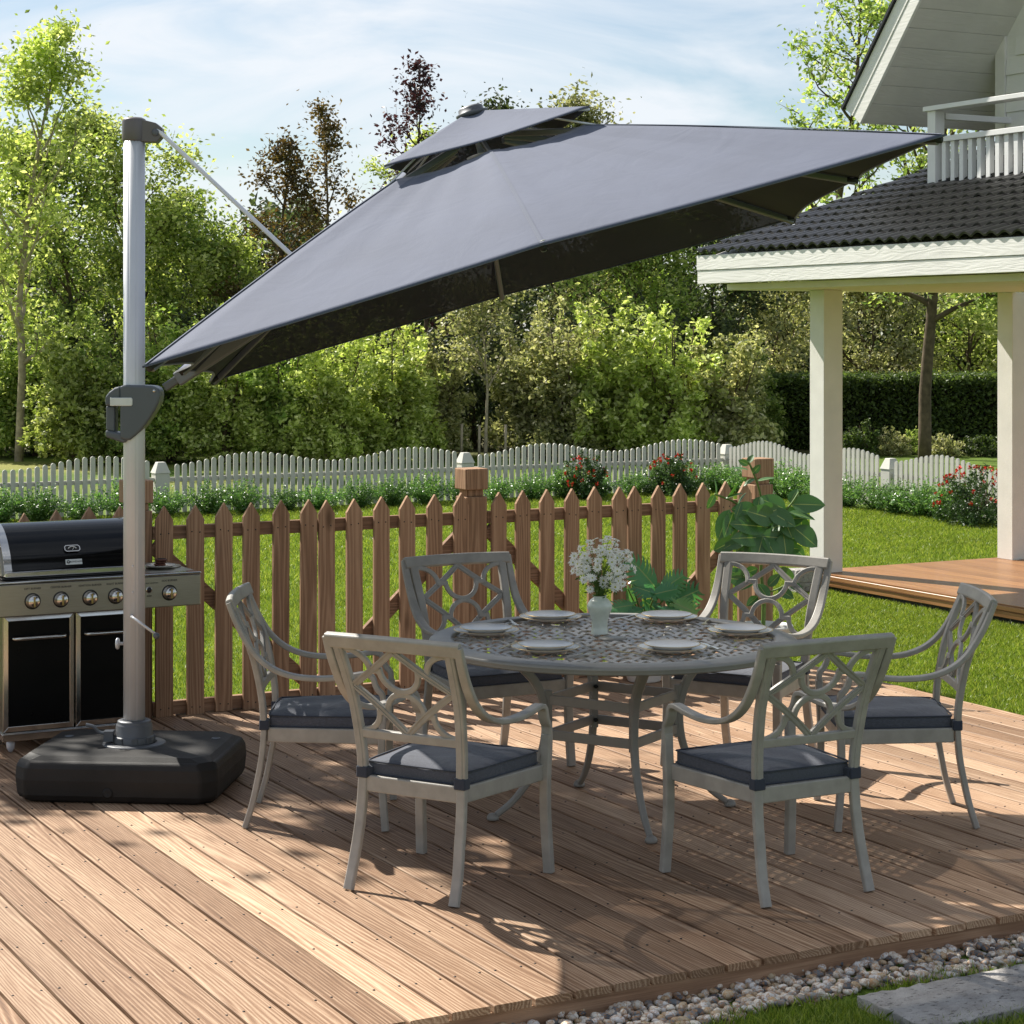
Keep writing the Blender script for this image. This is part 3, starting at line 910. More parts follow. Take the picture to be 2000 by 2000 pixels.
# ---------------------------------------------------------------- vase with daisies
def vase_mat():
    t = NT('pale_green_glaze'); co = t.coord('Object')
    b = t.bsdf(t.ramp(t.noise(co, 20, 4), [(.3,(.50,.55,.47)),(.7,(.62,.66,.58))]), .28, 0, None, .5, coat=.2); return t.m
M['vase'] = vase_mat()
VSX, VSY = .373, 8.72
va = thing('vase', 'pale green ceramic vase with embossed leaf pattern in the middle of the table', 'vase', (VSX,VSY,.739), 0)
prof = [(.0,.002),(.034,.0),(.037,.004),(.036,.012),(.033,.03),(.034,.055),(.040,.078),(.049,.10),(.0525,.115),(.050,.130),(.040,.144),(.030,.151),(.0275,.156),(.031,.162)]
P3 = smooth_path([(r_,0,z_) for r_, z_ in prof], 4)
N = 96; vs = []
for p in P3:
    for k in range(N):
        a = 2*PI*k/N
        z = p.z; rr = p.x
        # petal relief in two staggered rows
        for row, (z0, z1, off) in enumerate(((.012,.075,0),(.060,.125,.5))):
            if z0 < z < z1:
                ph = ((a/(2*PI)*12+off) % 1)-.5
                wdt = .46*math.sin(PI*min(1,(z-z0)/(z1-z0)*.62+.38))
                e = abs(abs(ph)-wdt)
                rr += .0016*math.exp(-(e/.07)**2)
        vs.append((rr*math.cos(a), rr*math.sin(a), z))
fs = [(i*N+k, i*N+(k+1)%N, (i+1)*N+(k+1)%N, (i+1)*N+k) for i in range(len(P3)-1) for k in range(N)]
m = MB(); m.add(vs, fs, 0, True)
m.lathe([(.031,.162),(.0285,.1622),(.0255,.156),(.03,.148),(.0,.14)], 48, cap=False)
m.build('vase_body', M['vase'], va)

bq = thing('daisy_bouquet', 'bunch of white daisies with green stems standing in the vase', 'flowers', (VSX,VSY,.80), 0)
rng = random.Random(21)
heads = []
tries = 0
while len(heads) < 86 and tries < 4000:
    tries += 1
    x = rng.uniform(-.118,.150); y = rng.uniform(-.09,.09); z = rng.uniform(.085,.345)
    cx = .012; e = ((x-cx)/.14)**2+(y/.10)**2+((z-.235)/.125)**2
    if e > 1 or e < .25: continue
    if all((Vector((x,y,z))-h).length > .0235 for h in heads): heads.append(Vector((x,y,z)))
st = MB(); lf = MB()
for h in heads:
    p0 = Vector((rng.uniform(-.014,.014), rng.uniform(-.014,.014), .085))
    mid = p0.lerp(h,.5)+Vector((-h.x*.15,-h.y*.15,.02))
    st.tube(smooth_path([p0+Vector((0,0,-.06)),p0,mid,h-Vector((0,0,.004))],4), .0011, 5)
st.build('stems', M['stem'], bq)
M['bq_leaf'] = leafmat('bouquet_leaf', [(.04,.10,.015),(.09,.19,.03),(.13,.24,.05)], .5, .35)
for k in range(420):
    h = rng.choice(heads); s = rng.uniform(.05,.85)
    p = Vector((0,0,.09)).lerp(h, s)+Vector((rng.gauss(0,.014),rng.gauss(0,.014),rng.gauss(0,.012)))
    d_ = Vector((rng.gauss(0,1),rng.gauss(0,1),rng.gauss(0,.6))).normalized(); sd = d_.cross(Vector((rng.gauss(0,1),rng.gauss(0,1),rng.gauss(0,1)))).normalized()
    L = rng.uniform(.010,.026); w = L*.16
    lf.add([p, p+d_*L*.5+sd*w, p+d_*L, p+d_*L*.5-sd*w], [(0,1,2,3)])
lf.build('foliage', M['bq_leaf'], bq, recalc=False)
fl = MB()
for k in range(13):
    a = 2*PI*k/13+rng.uniform(-.1,.1); L = .0240*rng.uniform(.85,1.12); w = .0040
    d_ = Vector((math.cos(a),math.sin(a),0)); n_ = Vector((-d_.y,d_.x,0)); dz = rng.uniform(-.003,.005)
    pts = [d_*.002-n_*.0012, d_*.002+n_*.0012, d_*L*.6+n_*w+Vector((0,0,.003)), d_*L+n_*.001+Vector((0,0,dz)), d_*L-n_*.001+Vector((0,0,dz)), d_*L*.6-n_*w+Vector((0,0,.003))]
    fl.add(pts, [(0,1,2,3,4,5)])
fl.lathe([(.0,-.001),(.0042,.0),(.0036,.0026),(.0,.0036)], 10, mi=1, cap=False)
f0 = fl.build('daisy', [M['petal'], M['daisy_eye']], bq, recalc=False)
for i, h in enumerate(heads):
    o = f0 if i == 0 else f0.copy()
    if i: col.objects.link(o); o.parent = bq
    o.location = h
    n_ = (Vector((h.x,h.y-.10,(h.z-.15)*1.2)).normalized()+Vector((rng.gauss(0,.35),rng.gauss(0,.35),rng.gauss(0,.3)))).normalized()
    o.rotation_euler = n_.to_track_quat('Z','Y').to_euler(); s_ = rng.uniform(.75,1.12); o.scale = (s_,s_,s_)
def at(px, py, D): return Vector(((px-1000)/4000*D, D, CAMZ+(650-py)*D/4000))
# ---------------------------------------------------------------- cantilever parasol
PX, PD = -1.675, 9.08
um = thing('cantilever_parasol', 'large square dark grey cantilever parasol tilted over the table, on a silver mast', 'parasol', (PX,PD,0), 0)
O = Vector((PX,PD,0))
def L_(p): return Vector(p)-O
# ballast base
m = MB()
def octo(w, d, c, z): return [(-w+c,-d,z),(w-c,-d,z),(w,-d+c,z),(w,d-c,z),(w-c,d,z),(-w+c,d,z),(-w,d-c,z),(-w,-d+c,z)]
lev = [(.410,.305,.05,.0),(.432,.332,.055,.015),(.440,.342,.058,.035),(.446,.348,.060,.10),(.443,.345,.062,.150),(.432,.332,.066,.178),(.398,.298,.07,.197),(.20,.15,.05,.201)]
vs = []
for w, d_, c_, z in lev: vs += octo(w, d_, c_, z)
fs = [tuple(range(8))[::-1], tuple(range(len(vs)-8, len(vs)))]
for i in range(len(lev)-1):
    for k in range(8): fs.append((i*8+k, i*8+(k+1)%8, (i+1)*8+(k+1)%8, (i+1)*8+k))
m.add(vs, fs)
base = m.build('ballast_base', M['base'], um, bevel=.012, seg=3)
base.rotation_euler = (0,0,R(-5)); base.location = (-.005,.02,0)
for x, y in ((-.33,.12),(.34,.13)):
    m = MB(); m.lathe([(.0,.0),(.019,.0),(.021,.0035),(.014,.0045),(.012,.002),(.0,.002)], 20, (x,y,.1965), cap=False)
    m.build('filler_cap', M['grip'], base)
m = MB(); m.lathe([(.0,.0),(.020,.0),(.022,.003),(.016,.004),(.0,.0015)], 20, (0,0,0), cap=False)
e = m.build('drain_plug', M['base'], base); e.location = (-.02,-.344,.05); e.rotation_euler = (R(90),0,0)
m = MB(); m.lathe([(.0,.0),(.034,.0),(.036,.002),(.030,.0028),(.0,.001)], 24, cap=False)
m.box(-.018,-.005,-.012,.012,.001,.004); m.box(.005,.018,-.012,.012,.001,.004)
e = m.build('vent_plug', M['base'], base); e.location = (-.0,-.155,.1985)
# socket
m = MB()
m.lathe([(.14,.198),(.138,.206),(.10,.208)], 40, cap=False)
m.lathe([(.088,.205),(.088,.235),(.082,.237),(.080,.285),(.074,.292),(.074,.302),(.062,.307),(.049,.307)], 40, cap=False)
for k in range(8):
    a = 2*PI*k/8+.2; c_ = Vector((math.cos(a),math.sin(a),0)); t_ = Vector((-c_.y,c_.x,0))
    m.bar([c_*.088+Vector((0,0,.206)), c_*.088+Vector((0,0,.236))], .028, .010, c_)
sock = m.build('socket', M['dgrey'], um, bevel=.002, seg=1)
m = MB(); m.box(-.128,-.085,-.045,.0,.215,.262)
m.bar(smooth_path([(-.122,-.03,.25),(-.150,-.035,.258),(-.172,-.04,.282),(-.205,-.045,.292)],4), .030, .012, (0,0,1), chamfer=.003)
m.build('pedal_lever', M['grip'], um, bevel=.004)
# mast
m = MB()
n = 48; ring = []
def mast_r(a):
    g = 0
    for a0 in (R(250), R(292), R(70), R(112)):
        d_ = abs((a-a0+PI) % (2*PI)-PI); g += .0022*math.exp(-(d_/.045)**2)
    return .0475-g
vs = []
for z in (.29, 2.90):
    for k in range(96):
        a = 2*PI*k/96; r_ = mast_r(a); vs.append((r_*math.cos(a), r_*math.sin(a), z))
m.add(vs, [(k,(k+1)%96,96+(k+1)%96,96+k) for k in range(96)]+[tuple(range(96))[::-1], tuple(range(96,192))], 0, True)
mast = m.build('mast', M['alu'], um)
for z in (1.02, .905):
    mm = MB(); mm.lathe([(.0045,0),(.004,.002),(0,.0025)], 10); r1 = mm.build('rivet', M['alu'], mast); r1.location = (.003,-.0475,z-.03); r1.rotation_euler = (R(90),0,0)
# mast cap with the strut pivot
m = MB()
m.lathe([(.0,2.975),(.035,2.974),(.051,2.966),(.0535,2.955),(.0535,2.87),(.050,2.868)], 40, cap=False)
m.prism([(.02,2.865),(.105,2.862),(.130,2.89),(.128,2.925),(.10,2.948),(.02,2.968)], 'y', -.034, .034)
m.build('mast_cap', M['brown_cap'], um, bevel=.004)
m = MB(); m.lathe([(.016,0),(.016,.004),(.010,.006),(0,.006)], 16)
e = m.build('pivot_bolt', M['dgrey'], um); e.location = (.100,-.034,2.905); e.rotation_euler = (R(90),0,0)
# sliding grip housing (outline read in the plane of the mast)
def gz(X, Y): return ((X-470)*.0003055, 1.952-.0003055*Y)
body = [gz(*p) for p in [(300,545),(380,527),(620,535),(760,542),(830,560),(872,610),(878,690),(862,780),(815,880),(750,985),(680,1090),(600,1190),(520,1265),(450,1320),(400,1335),(300,1300)]]
m = MB()
m.prism(body, 'y', -.062, .062)
m.prism([gz(*p) for p in [(305,545),(215,572),(140,630),(82,700),(82,835),(305,835)]], 'y', -.055, .055)
m.prism([gz(*p) for p in [(82,830),(218,830),(218,1225),(82,1190)]], 'y', -.040, .040)
m.prism([gz(*p) for p in [(82,1180),(300,1225),(420,1200),(410,1330),(350,1374),(82,1282)]], 'y', -.052, .052)
grip = m.build('grip_housing', M['grip'], um, bevel=.014, seg=3)
m = MB(); m.prism([gz(*p) for p in [(160,712),(470,712),(485,730),(485,815),(470,832),(160,832)]], 'y', -.0675, -.060)
m.build('release_plate', M['label_white'], grip, bevel=.003)
m = MB(); m.lathe([(.007,0),(.006,.003),(0,.004)], 12); e = m.build('bolt', M['steel'], grip); e.location = (gz(795,615)[0], -.062, gz(795,615)[1]); e.rotation_euler = (R(90),0,0)
# crank and knob
m = MB()
c0 = L_(at(256,1204,9.03)); c1 = L_(at(262,1208,8.93)); c2 = L_(at(303,1238,8.92))
m.tube([Vector((c0.x,-.045,c0.z)), c1, c2], .0062, 10)
cr0 = m.build('crank_handle', M['alu'], um)
m = MB(); m.lathe([(0,-.015),(.008,-.013),(.0135,-.005),(.015,.003),(.0125,.010),(.006,.015),(0,.016)], 18, cap=False)
e = m.build('crank_knob', M['dgrey'], cr0); e.location = L_(at(305,1242,8.92)); e.rotation_euler = (0,R(120),0)
m = MB(); m.lathe([(.0,0),(.0075,.0),(.0075,.02),(.024,.022),(.026,.030),(.022,.034),(0,.034)], 12, cap=False)
e = m.build('lock_knob', M['alu'], um); e.location = (-.046,0,L_(at(238,1257,9.08)).z); e.rotation_euler = (0,R(-90),0)

# canopy geometry from its four measured corners
C_NL = at(281,716,7.25); C_NR = at(1845,264,7.25); C_FL = at(410,745,10.25); C_FR = at(1553,426,10.25)
CC = (C_NL+C_NR+C_FL+C_FR)/4
NN = ((C_NR-C_NL).cross(C_FL-C_NL)).normalized()
if NN.z < 0: NN = -NN
HM = .665
corners = [C_NL, C_NR, C_FR, C_FL]
mids = [(corners[i]+corners[(i+1)%4])/2 for i in range(4)]
ribs_end = []
for i in range(4): ribs_end += [corners[i], mids[i]+(mids[i]-CC).normalized()*.02+NN*.022]
def rib_pt(e, rho, H=HM, ce=CC, scale=1.0):
    h = H*(1-rho**1.12)
    return ce + (e-CC)*rho*scale + NN*h
def canopy_mesh(r0, scallops, nr_, ns_, H, sag, scale=1.0, lift=0.0, ends=None, drop=0.0):
    ends = ends or ribs_end
    K = len(ends); V = []; F = []
    for k in range(K):
        e0, e1 = ends[k], ends[(k+1)%K]; sc0 = scallops[k]
        for i in range(nr_+1):
            rho = r0+(1-r0)*i/nr_
            for j in range(ns_):
                s = j/ns_
                a = rib_pt(e0, rho, H, CC, scale); b = rib_pt(e1, rho, H, CC, scale)
                p = a.lerp(b, s)
                bell = math.sin(PI*s)
                inw = (CC+NN*(H*(1-rho)) - p)
                inw = inw.normalized() if inw.length > 1e-6 else inw
                p = p + inw*(sc0*bell*rho**5) - NN*(sag*bell*math.sin(PI*min(1,rho*.95))) + NN*lift
                # light cloth tension wrinkles running out to the corners
                p = p + NN*(.0022*math.sin(9*PI*s+3*rho*k)*rho*(1-rho)*4)
                V.append(p)
    row = ns_
    def idx(k,i,j):
        if j == ns_: k = (k+1) % K; j = 0
        return k*(nr_+1)*row + i*row + j
    for k in range(K):
        for i in range(nr_):
            for j in range(ns_): F.append((idx(k,i,j), idx(k,i+1,j), idx(k,i+1,j+1), idx(k,i,j+1)))
    return V, F
#            NL-near  near-NR  NR-right right-FR FR-far far-FL FL-left left-NL
scal = [.020,.020,.10,.10,.018,.018,.10,.12]
V, F = canopy_mesh(.27, scal, 34, 14, HM, .020)
m = MB(); m.add([L_(p) for p in V], F, 0, True)
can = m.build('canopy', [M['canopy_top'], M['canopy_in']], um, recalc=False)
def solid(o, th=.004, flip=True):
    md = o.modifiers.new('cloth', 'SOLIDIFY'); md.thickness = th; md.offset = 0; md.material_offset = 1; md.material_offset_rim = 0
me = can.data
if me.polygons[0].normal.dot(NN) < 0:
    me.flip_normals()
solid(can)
# stitched seams over the ribs and the hem
m = MB()
for k, e in enumerate(ribs_end):
    m.bar([L_(rib_pt(e, .275+.72*i/24)+NN*.0035) for i in range(25)], .014, .0022, NN)
nr_, ns_ = 34, 14
for k in range(8):
    m.bar([L_(V[k*(nr_+1)*ns_+nr_*ns_+j])+NN*.0 for j in range(ns_)]+[L_(V[((k+1)%8)*(nr_+1)*ns_+nr_*ns_])], .012, .007, NN)
m.build('seam', M['canopy_hem'], can)
# vent tier
VSC = .295
vends = [corners[0], corners[1], corners[2], corners[3]]
HV = .17
def vent_mesh():
    V = []; F = []; nr_, ns_ = 14, 16
    for k in range(4):
        e0, e1 = vends[k], vends[(k+1)%4]; sc0 = (.035,.10,.035,.10)[k]
        for i in range(nr_+1):
            rho = .07+.93*i/nr_
            for j in range(ns_):
                s = j/ns_; a = CC+(e0-CC)*VSC*rho; b = CC+(e1-CC)*VSC*rho
                p = a.lerp(b, s); bell = math.sin(PI*s)
                h = .575 + .175*(1-rho**1.0) - .018*bell*math.sin(PI*rho*.8)
                inw = (CC-p).normalized()
                p = p + inw*(sc0*bell*rho**4) + NN*h
                V.append(p)
    row = ns_
    def idx(k,i,j):
        if j == ns_: k = (k+1) % 4; j = 0
        return k*(nr_+1)*row + i*row + j
    for k in range(4):
        for i in range(nr_):
            for j in range(ns_): F.append((idx(k,i,j), idx(k,i+1,j), idx(k,i+1,j+1), idx(k,i,j+1)))
    return V, F
V, F = vent_mesh()
m = MB(); m.add([L_(p) for p in V], F, 0, True)
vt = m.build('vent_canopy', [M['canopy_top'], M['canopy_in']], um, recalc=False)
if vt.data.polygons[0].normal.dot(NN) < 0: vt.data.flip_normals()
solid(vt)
# finial, hub
QN = NN.to_track_quat('Z','Y').to_matrix().to_4x4()
def on_axis(prof, name, mat, n=28):
    m = MB(); c_ = L_(CC); m.lathe(prof, n, c_, M=QN, cap=False); return m.build(name, mat, um)
on_axis([(.062,.728),(.070,.736),(.070,.744),(.056,.748),(.054,.764),(.044,.772),(0,.773)], 'finial', M['dgrey'])
on_axis([(0,.43),(.03,.43),(.045,.45),(.045,.52),(.075,.53),(.075,.56),(.022,.565),(.022,.74)], 'hub', M['alu'])
# ribs and vent ribs
for k, e in enumerate(ribs_end):
    m = MB(); pts = [L_(rib_pt(e, r_)-NN*.024) for r_ in (.07,.25,.5,.75,.9,.985)]
    m.bar(pts, .022, .028, NN, chamfer=.004)
    rb = m.build('rib', M['arm'], um, bevel=.002, seg=1)
    m = MB(); a, b = L_(rib_pt(e,.962)-NN*.022), L_(rib_pt(e,.992)-NN*.016)
    m.tube([a,b], .0145, 10); m.build('rib_end_cap', M['black'], rb)
    m = MB()                                            # stay from the hub to the rib
    m.tube([L_(CC+NN*.44), L_(rib_pt(e,.40)-NN*.030)], .008, 8); m.build('stay', M['alu'], um)
for k in range(4):
    e = corners[k]; m = MB()
    pts = [L_(CC+(e-CC)*VSC*r_+NN*(.575+.175*(1-r_)-.012)) for r_ in (.1,.4,.7,.99)]
    m.tube(pts, .0055, 8)
    m.tube([pts[1], L_(rib_pt(e,.30))], .0045, 6)
    m.build('vent_rib', M['alu'], um)
# arm: from the grip, under the left panel to the hub
A0 = at(322,757,9.06); A1 = CC+NN*.46
m = MB()
d_ = (A1-A0).normalized(); sd = Vector((0,1,0)); up_ = sd.cross(d_)
m.bar([L_(A0), L_(A0+d_*.10)], .030, .038, up_, chamfer=.005)
m.build('arm_joint', M['dgrey'], um, bevel=.003)
m = MB(); m.bar([L_(A0+d_*.07), L_(A1)], .040, .066, up_, chamfer=.007)
m.build('main_arm', M['arm'], um, bevel=.003)
# strut
S0 = L_(at(306,252,9.06)); AM = A0+d_*((A1-A0).length*.50)
m = MB(); m.bar([S0, L_(AM)+up_*.03], .019, .027, (0,1,0), chamfer=.005)
m.build('strut', M['white_tube'], um, bevel=.003)
# small tie flap standing on the right panel, corner tie at the left corner
fp = rib_pt(mids[1], .80)
m = MB(); t_ = (C_FR-C_NR).normalized(); w_ = (fp-CC).normalized()
pts = []
for k in range(9):
    s = k/8; pts.append((L_(fp + t_*(.16*(s-.5)) + NN*(.004)), L_(fp + t_*(.16*(s-.5)) - w_*.01 + NN*(.016+.034*math.sin(PI*min(1,s*1.3))**2))))
vs = [p for q in pts for p in q]; m.add(vs, [(2*k,2*k+2,2*k+3,2*k+1) for k in range(8)], 0, True)
fo = m.build('tie_flap', M['canopy_top'], um, recalc=False); md = fo.modifiers.new('cloth','SOLIDIFY'); md.thickness = .003
m = MB(); m.lathe([(.010,0),(.009,.003),(0,.004)], 12, M=QN); e = m.build('snap_button', M['china'], um); e.location = L_(ribs_end[1]+Vector((0,-.012,.012)))

# ---------------------------------------------------------------- gas grill
GV, GU = 2.50, 9.79
gr = thing('gas_grill', 'stainless steel gas grill with black lid and two black doors beside the wooden fence', 'grill', W(GV,GU,0), ANG)
def gx(px, u): return px_to_v(px, u)-GV
m = MB()                                                # cart: side panels with slots, back, shelf
for x0, x1 in ((0,.012),(.688,.70)):
    m.box(x0,x1,.0,.045,.10,.665); m.box(x0,x1,.455,.50,.10,.665)
    m.box(x0,x1,.045,.455,.10,.16); m.box(x0,x1,.045,.455,.24,.33); m.box(x0,x1,.045,.455,.43,.50); m.box(x0,x1,.045,.455,.60,.665)
    for z0 in (.165,.19,.215,.505,.53,.555,.58):
        m.box(x0,x1,.045,.455,z0,z0+.008)
        m.box(x0,x1,.14,.19,z0+.008,z0+.025); m.box(x0,x1,.30,.35,z0+.008,z0+.025)
    m.box(x0,x1,.045,.10,.33,.43); m.box(x0,x1,.40,.455,.33,.43)
m.box(.012,.688,.485,.50,.10,.60)
m.build('cart_body', M['brushed'], gr, bevel=.0015, seg=1)
m = MB(); m.box(.012,.688,.03,.484,.115,.13); m.build('cart_floor', M['brushed'], gr)
m = MB()
m.box(-.01,.71,-.012,.51,.075,.103); m.box(-.006,.706,-.022,-.012,.062,.100)
m.build('bottom_shelf', M['steel'], gr, bevel=.004)
for x in (.05,.65):
    for y in (.04,.46):
        m = MB(); m.lathe([(.008,.062),(.014,.058),(.022,.045),(.019,.02),(.008,.001)], 14, (x,y,0)); m.build('foot', M['alu'], gr)
for i, (x0, x1) in enumerate(((.002,.345),(.355,.698))):
    m = MB(); m.box(x0+.02,x1-.02,-.012,-.002,.13,.635)
    dr = m.build('door', M['blackglass'], gr)
    m = MB(); w = .022                                    # mitred frame
    o1 = [(x0,.106),(x1,.106),(x1,.66),(x0,.66)]; i1 = [(x0+w,.106+w+.004),(x1-w,.106+w+.004),(x1-w,.66-w),(x0+w,.66-w)]
    for k in range(4):
        a, b_, c_, e_ = o1[k], o1[(k+1)%4], i1[(k+1)%4], i1[k]
        vs = [(a[0],-.016,a[1]),(b_[0],-.016,b_[1]),(c_[0],-.020,c_[1]),(e_[0],-.020,e_[1]),(a[0],-.001,a[1]),(b_[0],-.001,b_[1]),(c_[0],-.001,c_[1]),(e_[0],-.001,e_[1])]
        m.add(vs, [(0,1,2,3),(4,7,6,5),(0,4,5,1),(1,5,6,2),(2,6,7,3),(3,7,4,0)])
    m.build('door_frame', M['steel'], dr, bevel=.0012, seg=1)
    m = MB(); zc = .555; xa, xb = x0+.045, x1-.05
    m.tube(smooth_path([(xa,-.012,zc),(xa+.003,-.034,zc),(xa+.02,-.045,zc),((xa+xb)/2,-.045,zc),(xb-.02,-.045,zc),(xb-.003,-.034,zc),(xb,-.012,zc)],4), .0105, 10)
    m.build('door_handle', M['steel'], dr)
# control panel and side shelf
PXL, PXR = -.36, .965
m = MB(); m.box(PXL,PXR,-.092,-.0,.668,.822)
m.build('control_panel', M['brushed'], gr, bevel=.005)
m = MB(); m.box(PXL-.002,PXR+.002,-.096,-.02,.8225,.834); m.build('panel_trim', M['steel'], gr, bevel=.005)
m = MB(); m.box(.705,PXR,-.0195,.43,.800,.833); m.box(PXL,-.005,-.0195,.43,.800,.833)
m.build('side_shelf', M['brushed'], gr, bevel=.005)
m = MB(); m.lathe([(0,.8335),(.095,.8335),(.098,.836),(.098,.8395),(.0,.840)], 36, (.86,.20,0), cap=False); m.build('burner_cover', M['brushed'], gr)
m = MB(); m.box(.0,.70,.001,.49,.668,.845); m.build('firebox', M['enamel'], gr, bevel=.003)
kn0 = None
names = ['LEFT BURNER','CENTER BURNER','IGNITION BURNER','RIGHT BURNER',None,'SIDE BURNER']
kpx = [64.5,120,177,227,292,332]
def text_mesh(name, s, size, parent, loc, mat, extrude=.0005, bold=0.0):
    cu = bpy.data.curves.new(name, 'FONT'); cu.body = s; cu.size = size; cu.align_x = 'CENTER'; cu.align_y = 'CENTER'
    cu.extrude = extrude; cu.offset = bold; cu.space_character = 1.08
    o = bpy.data.objects.new(name+'_tmp', cu); col.objects.link(o)
    dg = bpy.context.evaluated_depsgraph_get(); me = bpy.data.meshes.new_from_object(o.evaluated_get(dg))
    bpy.data.objects.remove(o, do_unlink=True)
    me.materials.clear(); me.materials.append(mat)
    r = bpy.data.objects.new(name, me); col.objects.link(r); r.parent = parent; r.location = loc; r.rotation_euler = (R(90),0,0)
    return r
for s, px in zip(names, kpx):
    x = gx(px, GU-.1)
    if s is None:
        m = MB(); m.lathe([(.012,0),(.012,.004),(.008,.010),(0,.011)], 18, cap=False)
        e = m.build('igniter_button', M['black'], gr); e.location = (x,-.092,.758); e.rotation_euler = (R(90),0,0)
        m = MB(); m.lathe([(.0125,0),(.0155,.001),(.0155,.004),(.0125,.005)], 18, cap=False)
        m.build('button_ring', M['steel'], e)
        text_mesh('lettering', 'ELECTRONIC IGNITION', .0085, gr, (x-.002,-.0925,.790), M['ink'], bold=.0001)
        m = MB()
        for q in (-.009,-.003,.003,.009):
            m.tube([(q,-.0928,-.004),(q+.002,-.0928,.004)], .0016, 6)
        e = m.build('flame_symbol', M['ink'], gr); e.location = (x,0,.728)
        continue
    if kn0 is None:
        m = MB(); m.lathe([(.034,0),(.034,.006),(.029,.010),(.028,.028),(.025,.033),(.0,.034)], 32, cap=False)
        kn0 = m.build('knob', M['steel'], gr); k_ = kn0
        m = MB(); m.box(-.004,.004,-.024,.024,.0335,.042); m.build('knob_grip', M['ember'], kn0, bevel=.0015)
        m = MB(); m.lathe([(.0345,0),(.039,.0005),(.039,.0025),(.0345,.003)], 32, cap=False); m.build('bezel', M['black'], kn0)
    else:
        k_ = kn0.copy(); col.objects.link(k_); k_.parent = gr
        for c_ in kn0.children:
            q_ = c_.copy(); col.objects.link(q_); q_.parent = k_
    k_.location = (x,-.092,.738); k_.rotation_euler = (R(90),0,0)
    text_mesh('lettering', s, .0125, gr, (x,-.0925,.798), M['ink'], bold=.00022)
# lid
fp_ = smooth_path([(0,.010,.850),(0,.012,.868),(0,.030,.905),(0,.042,.935),(0,.062,.965),(0,.105,.108*10-.068),(0,.165,1.055),(0,.23,1.078),(0,.30,1.082),(0,.38,1.060),(0,.445,1.0),(0,.475,.93),(0,.485,.850)],5)
prof = [(p.y,p.z) for p in fp_]
m = MB()
def shell(mb, prof, x0, x1, mi=0, smooth=True, cap=False):
    n = len(prof); vs = [(x0,p[0],p[1]) for p in prof]+[(x1,p[0],p[1]) for p in prof]
    mb.add(vs, [(i,i+1,n+i+1,n+i) for i in range(n-1)], mi, smooth)
    if cap: mb.add([(x0,p[0],p[1]) for p in prof],[tuple(range(n))],mi); mb.add([(x1,p[0],p[1]) for p in prof],[tuple(range(n))],mi)
shell(m, prof, .045, .675, cap=True)
lid = m.build('lid', M['enamel'], gr)
cenp = (.25,.90)
def off(pr, k): return [(cenp[0]+(y-cenp[0])*k, .850+(z-.850)*k) for y, z in pr]
for x0, x1 in ((.012,.050),(.670,.708)):
    m = MB(); pr = off(prof, 1.025)
    shell(m, pr, x0, x1, cap=True); m.build('lid_end_band', M['steel'], lid)
m = MB(); m.box(.012,.708,-.014,.012,.846,.872); m.build('lid_lower_trim', M['steel'], lid, bevel=.005)
m = MB(); pr = off(prof, .90)
m.add([(.008,y,z) for y,z in pr],[tuple(range(len(pr)))]); 
shell(m, pr, .004, .0118, cap=True); m.build('lid_end_panel', M['brushed'], lid)
m = MB()
m.tube([(-.035,.10,.90),(-.035,.10,.985)], .010, 10); m.tube([(-.035,.10,.905),(.008,.10,.905)], .008, 8); m.tube([(-.035,.10,.98),(.008,.10,.98)], .008, 8)
m.build('lid_bracket', M['steel'], lid)
# thermometer and name plate on the lid (lower lid slopes back)
def on_lid(z):
    for (y0,z0),(y1,z1) in zip(prof[:-1],prof[1:]):
        if z0 <= z <= z1: return y0+(y1-y0)*(z-z0)/(z1-z0), math.atan2(y1-y0, z1-z0)
    return .03, .3
xT = gx(141, GU+.05)
yT, aT = on_lid(.962)
e = MB(); hw, hh = .037, .0165
rr = [( hw-.008,-hh),(hw,-hh+.008),(hw,hh-.008),(hw-.008,hh),(-hw+.008,hh),(-hw,hh-.008),(-hw,-hh+.008),(-hw+.008,-hh)]
e.prism(rr, 'y', -.006, .001); th = e.build('thermometer', M['enamel'], lid, bevel=.001)
th.location = (xT,yT-.004,.962); th.rotation_euler = (-aT,0,0)
m = MB(); 
m.bar([(p[0],-.0065,p[1]) for p in rr], .004, .004, (0,1,0), closed=True); m.build('thermometer_frame', M['steel'], th)
m = MB(); m.bar([(.022*math.cos(a),-.0075,-.010+.020*math.sin(a)) for a in [R(25)+R(130)*k/10 for k in range(11)]], .004, .0015, (0,1,0)); m.bar([(0,-.0078,-.010),(.008,-.0078,.004)], .002,.001,(0,1,0)); m.build('dial', M['china'], th)
yP, aP = on_lid(.905)
m = MB(); m.box(-.041,.041,-.004,.001,-.0135,.0135); npl = m.build('name_plate', M['label_white'], lid, bevel=.0015); npl['label'] = 'small silver maker plate'
npl.location = (gx(143.5,GU+.03),yP-.006,.902); npl.rotation_euler = (-aP,0,0)
m = MB(); Mx = Matrix.Rotation(R(90),4,'X'); m.lathe([(0,0),(.0085,0),(.0085,.0008),(0,.0008)], 24, (-.028,-.0042,0), M=Mx, cap=False); m.build('emblem', M['ink'], npl)
text_mesh('emblem_letter', 'M', .010, npl, (-.028,-.0052,0), M['label_white'], bold=.0003)
text_mesh('lettering', 'MONDAWE', .0125, npl, (.0095,-.0043,0), M['ink'], bold=.0001)
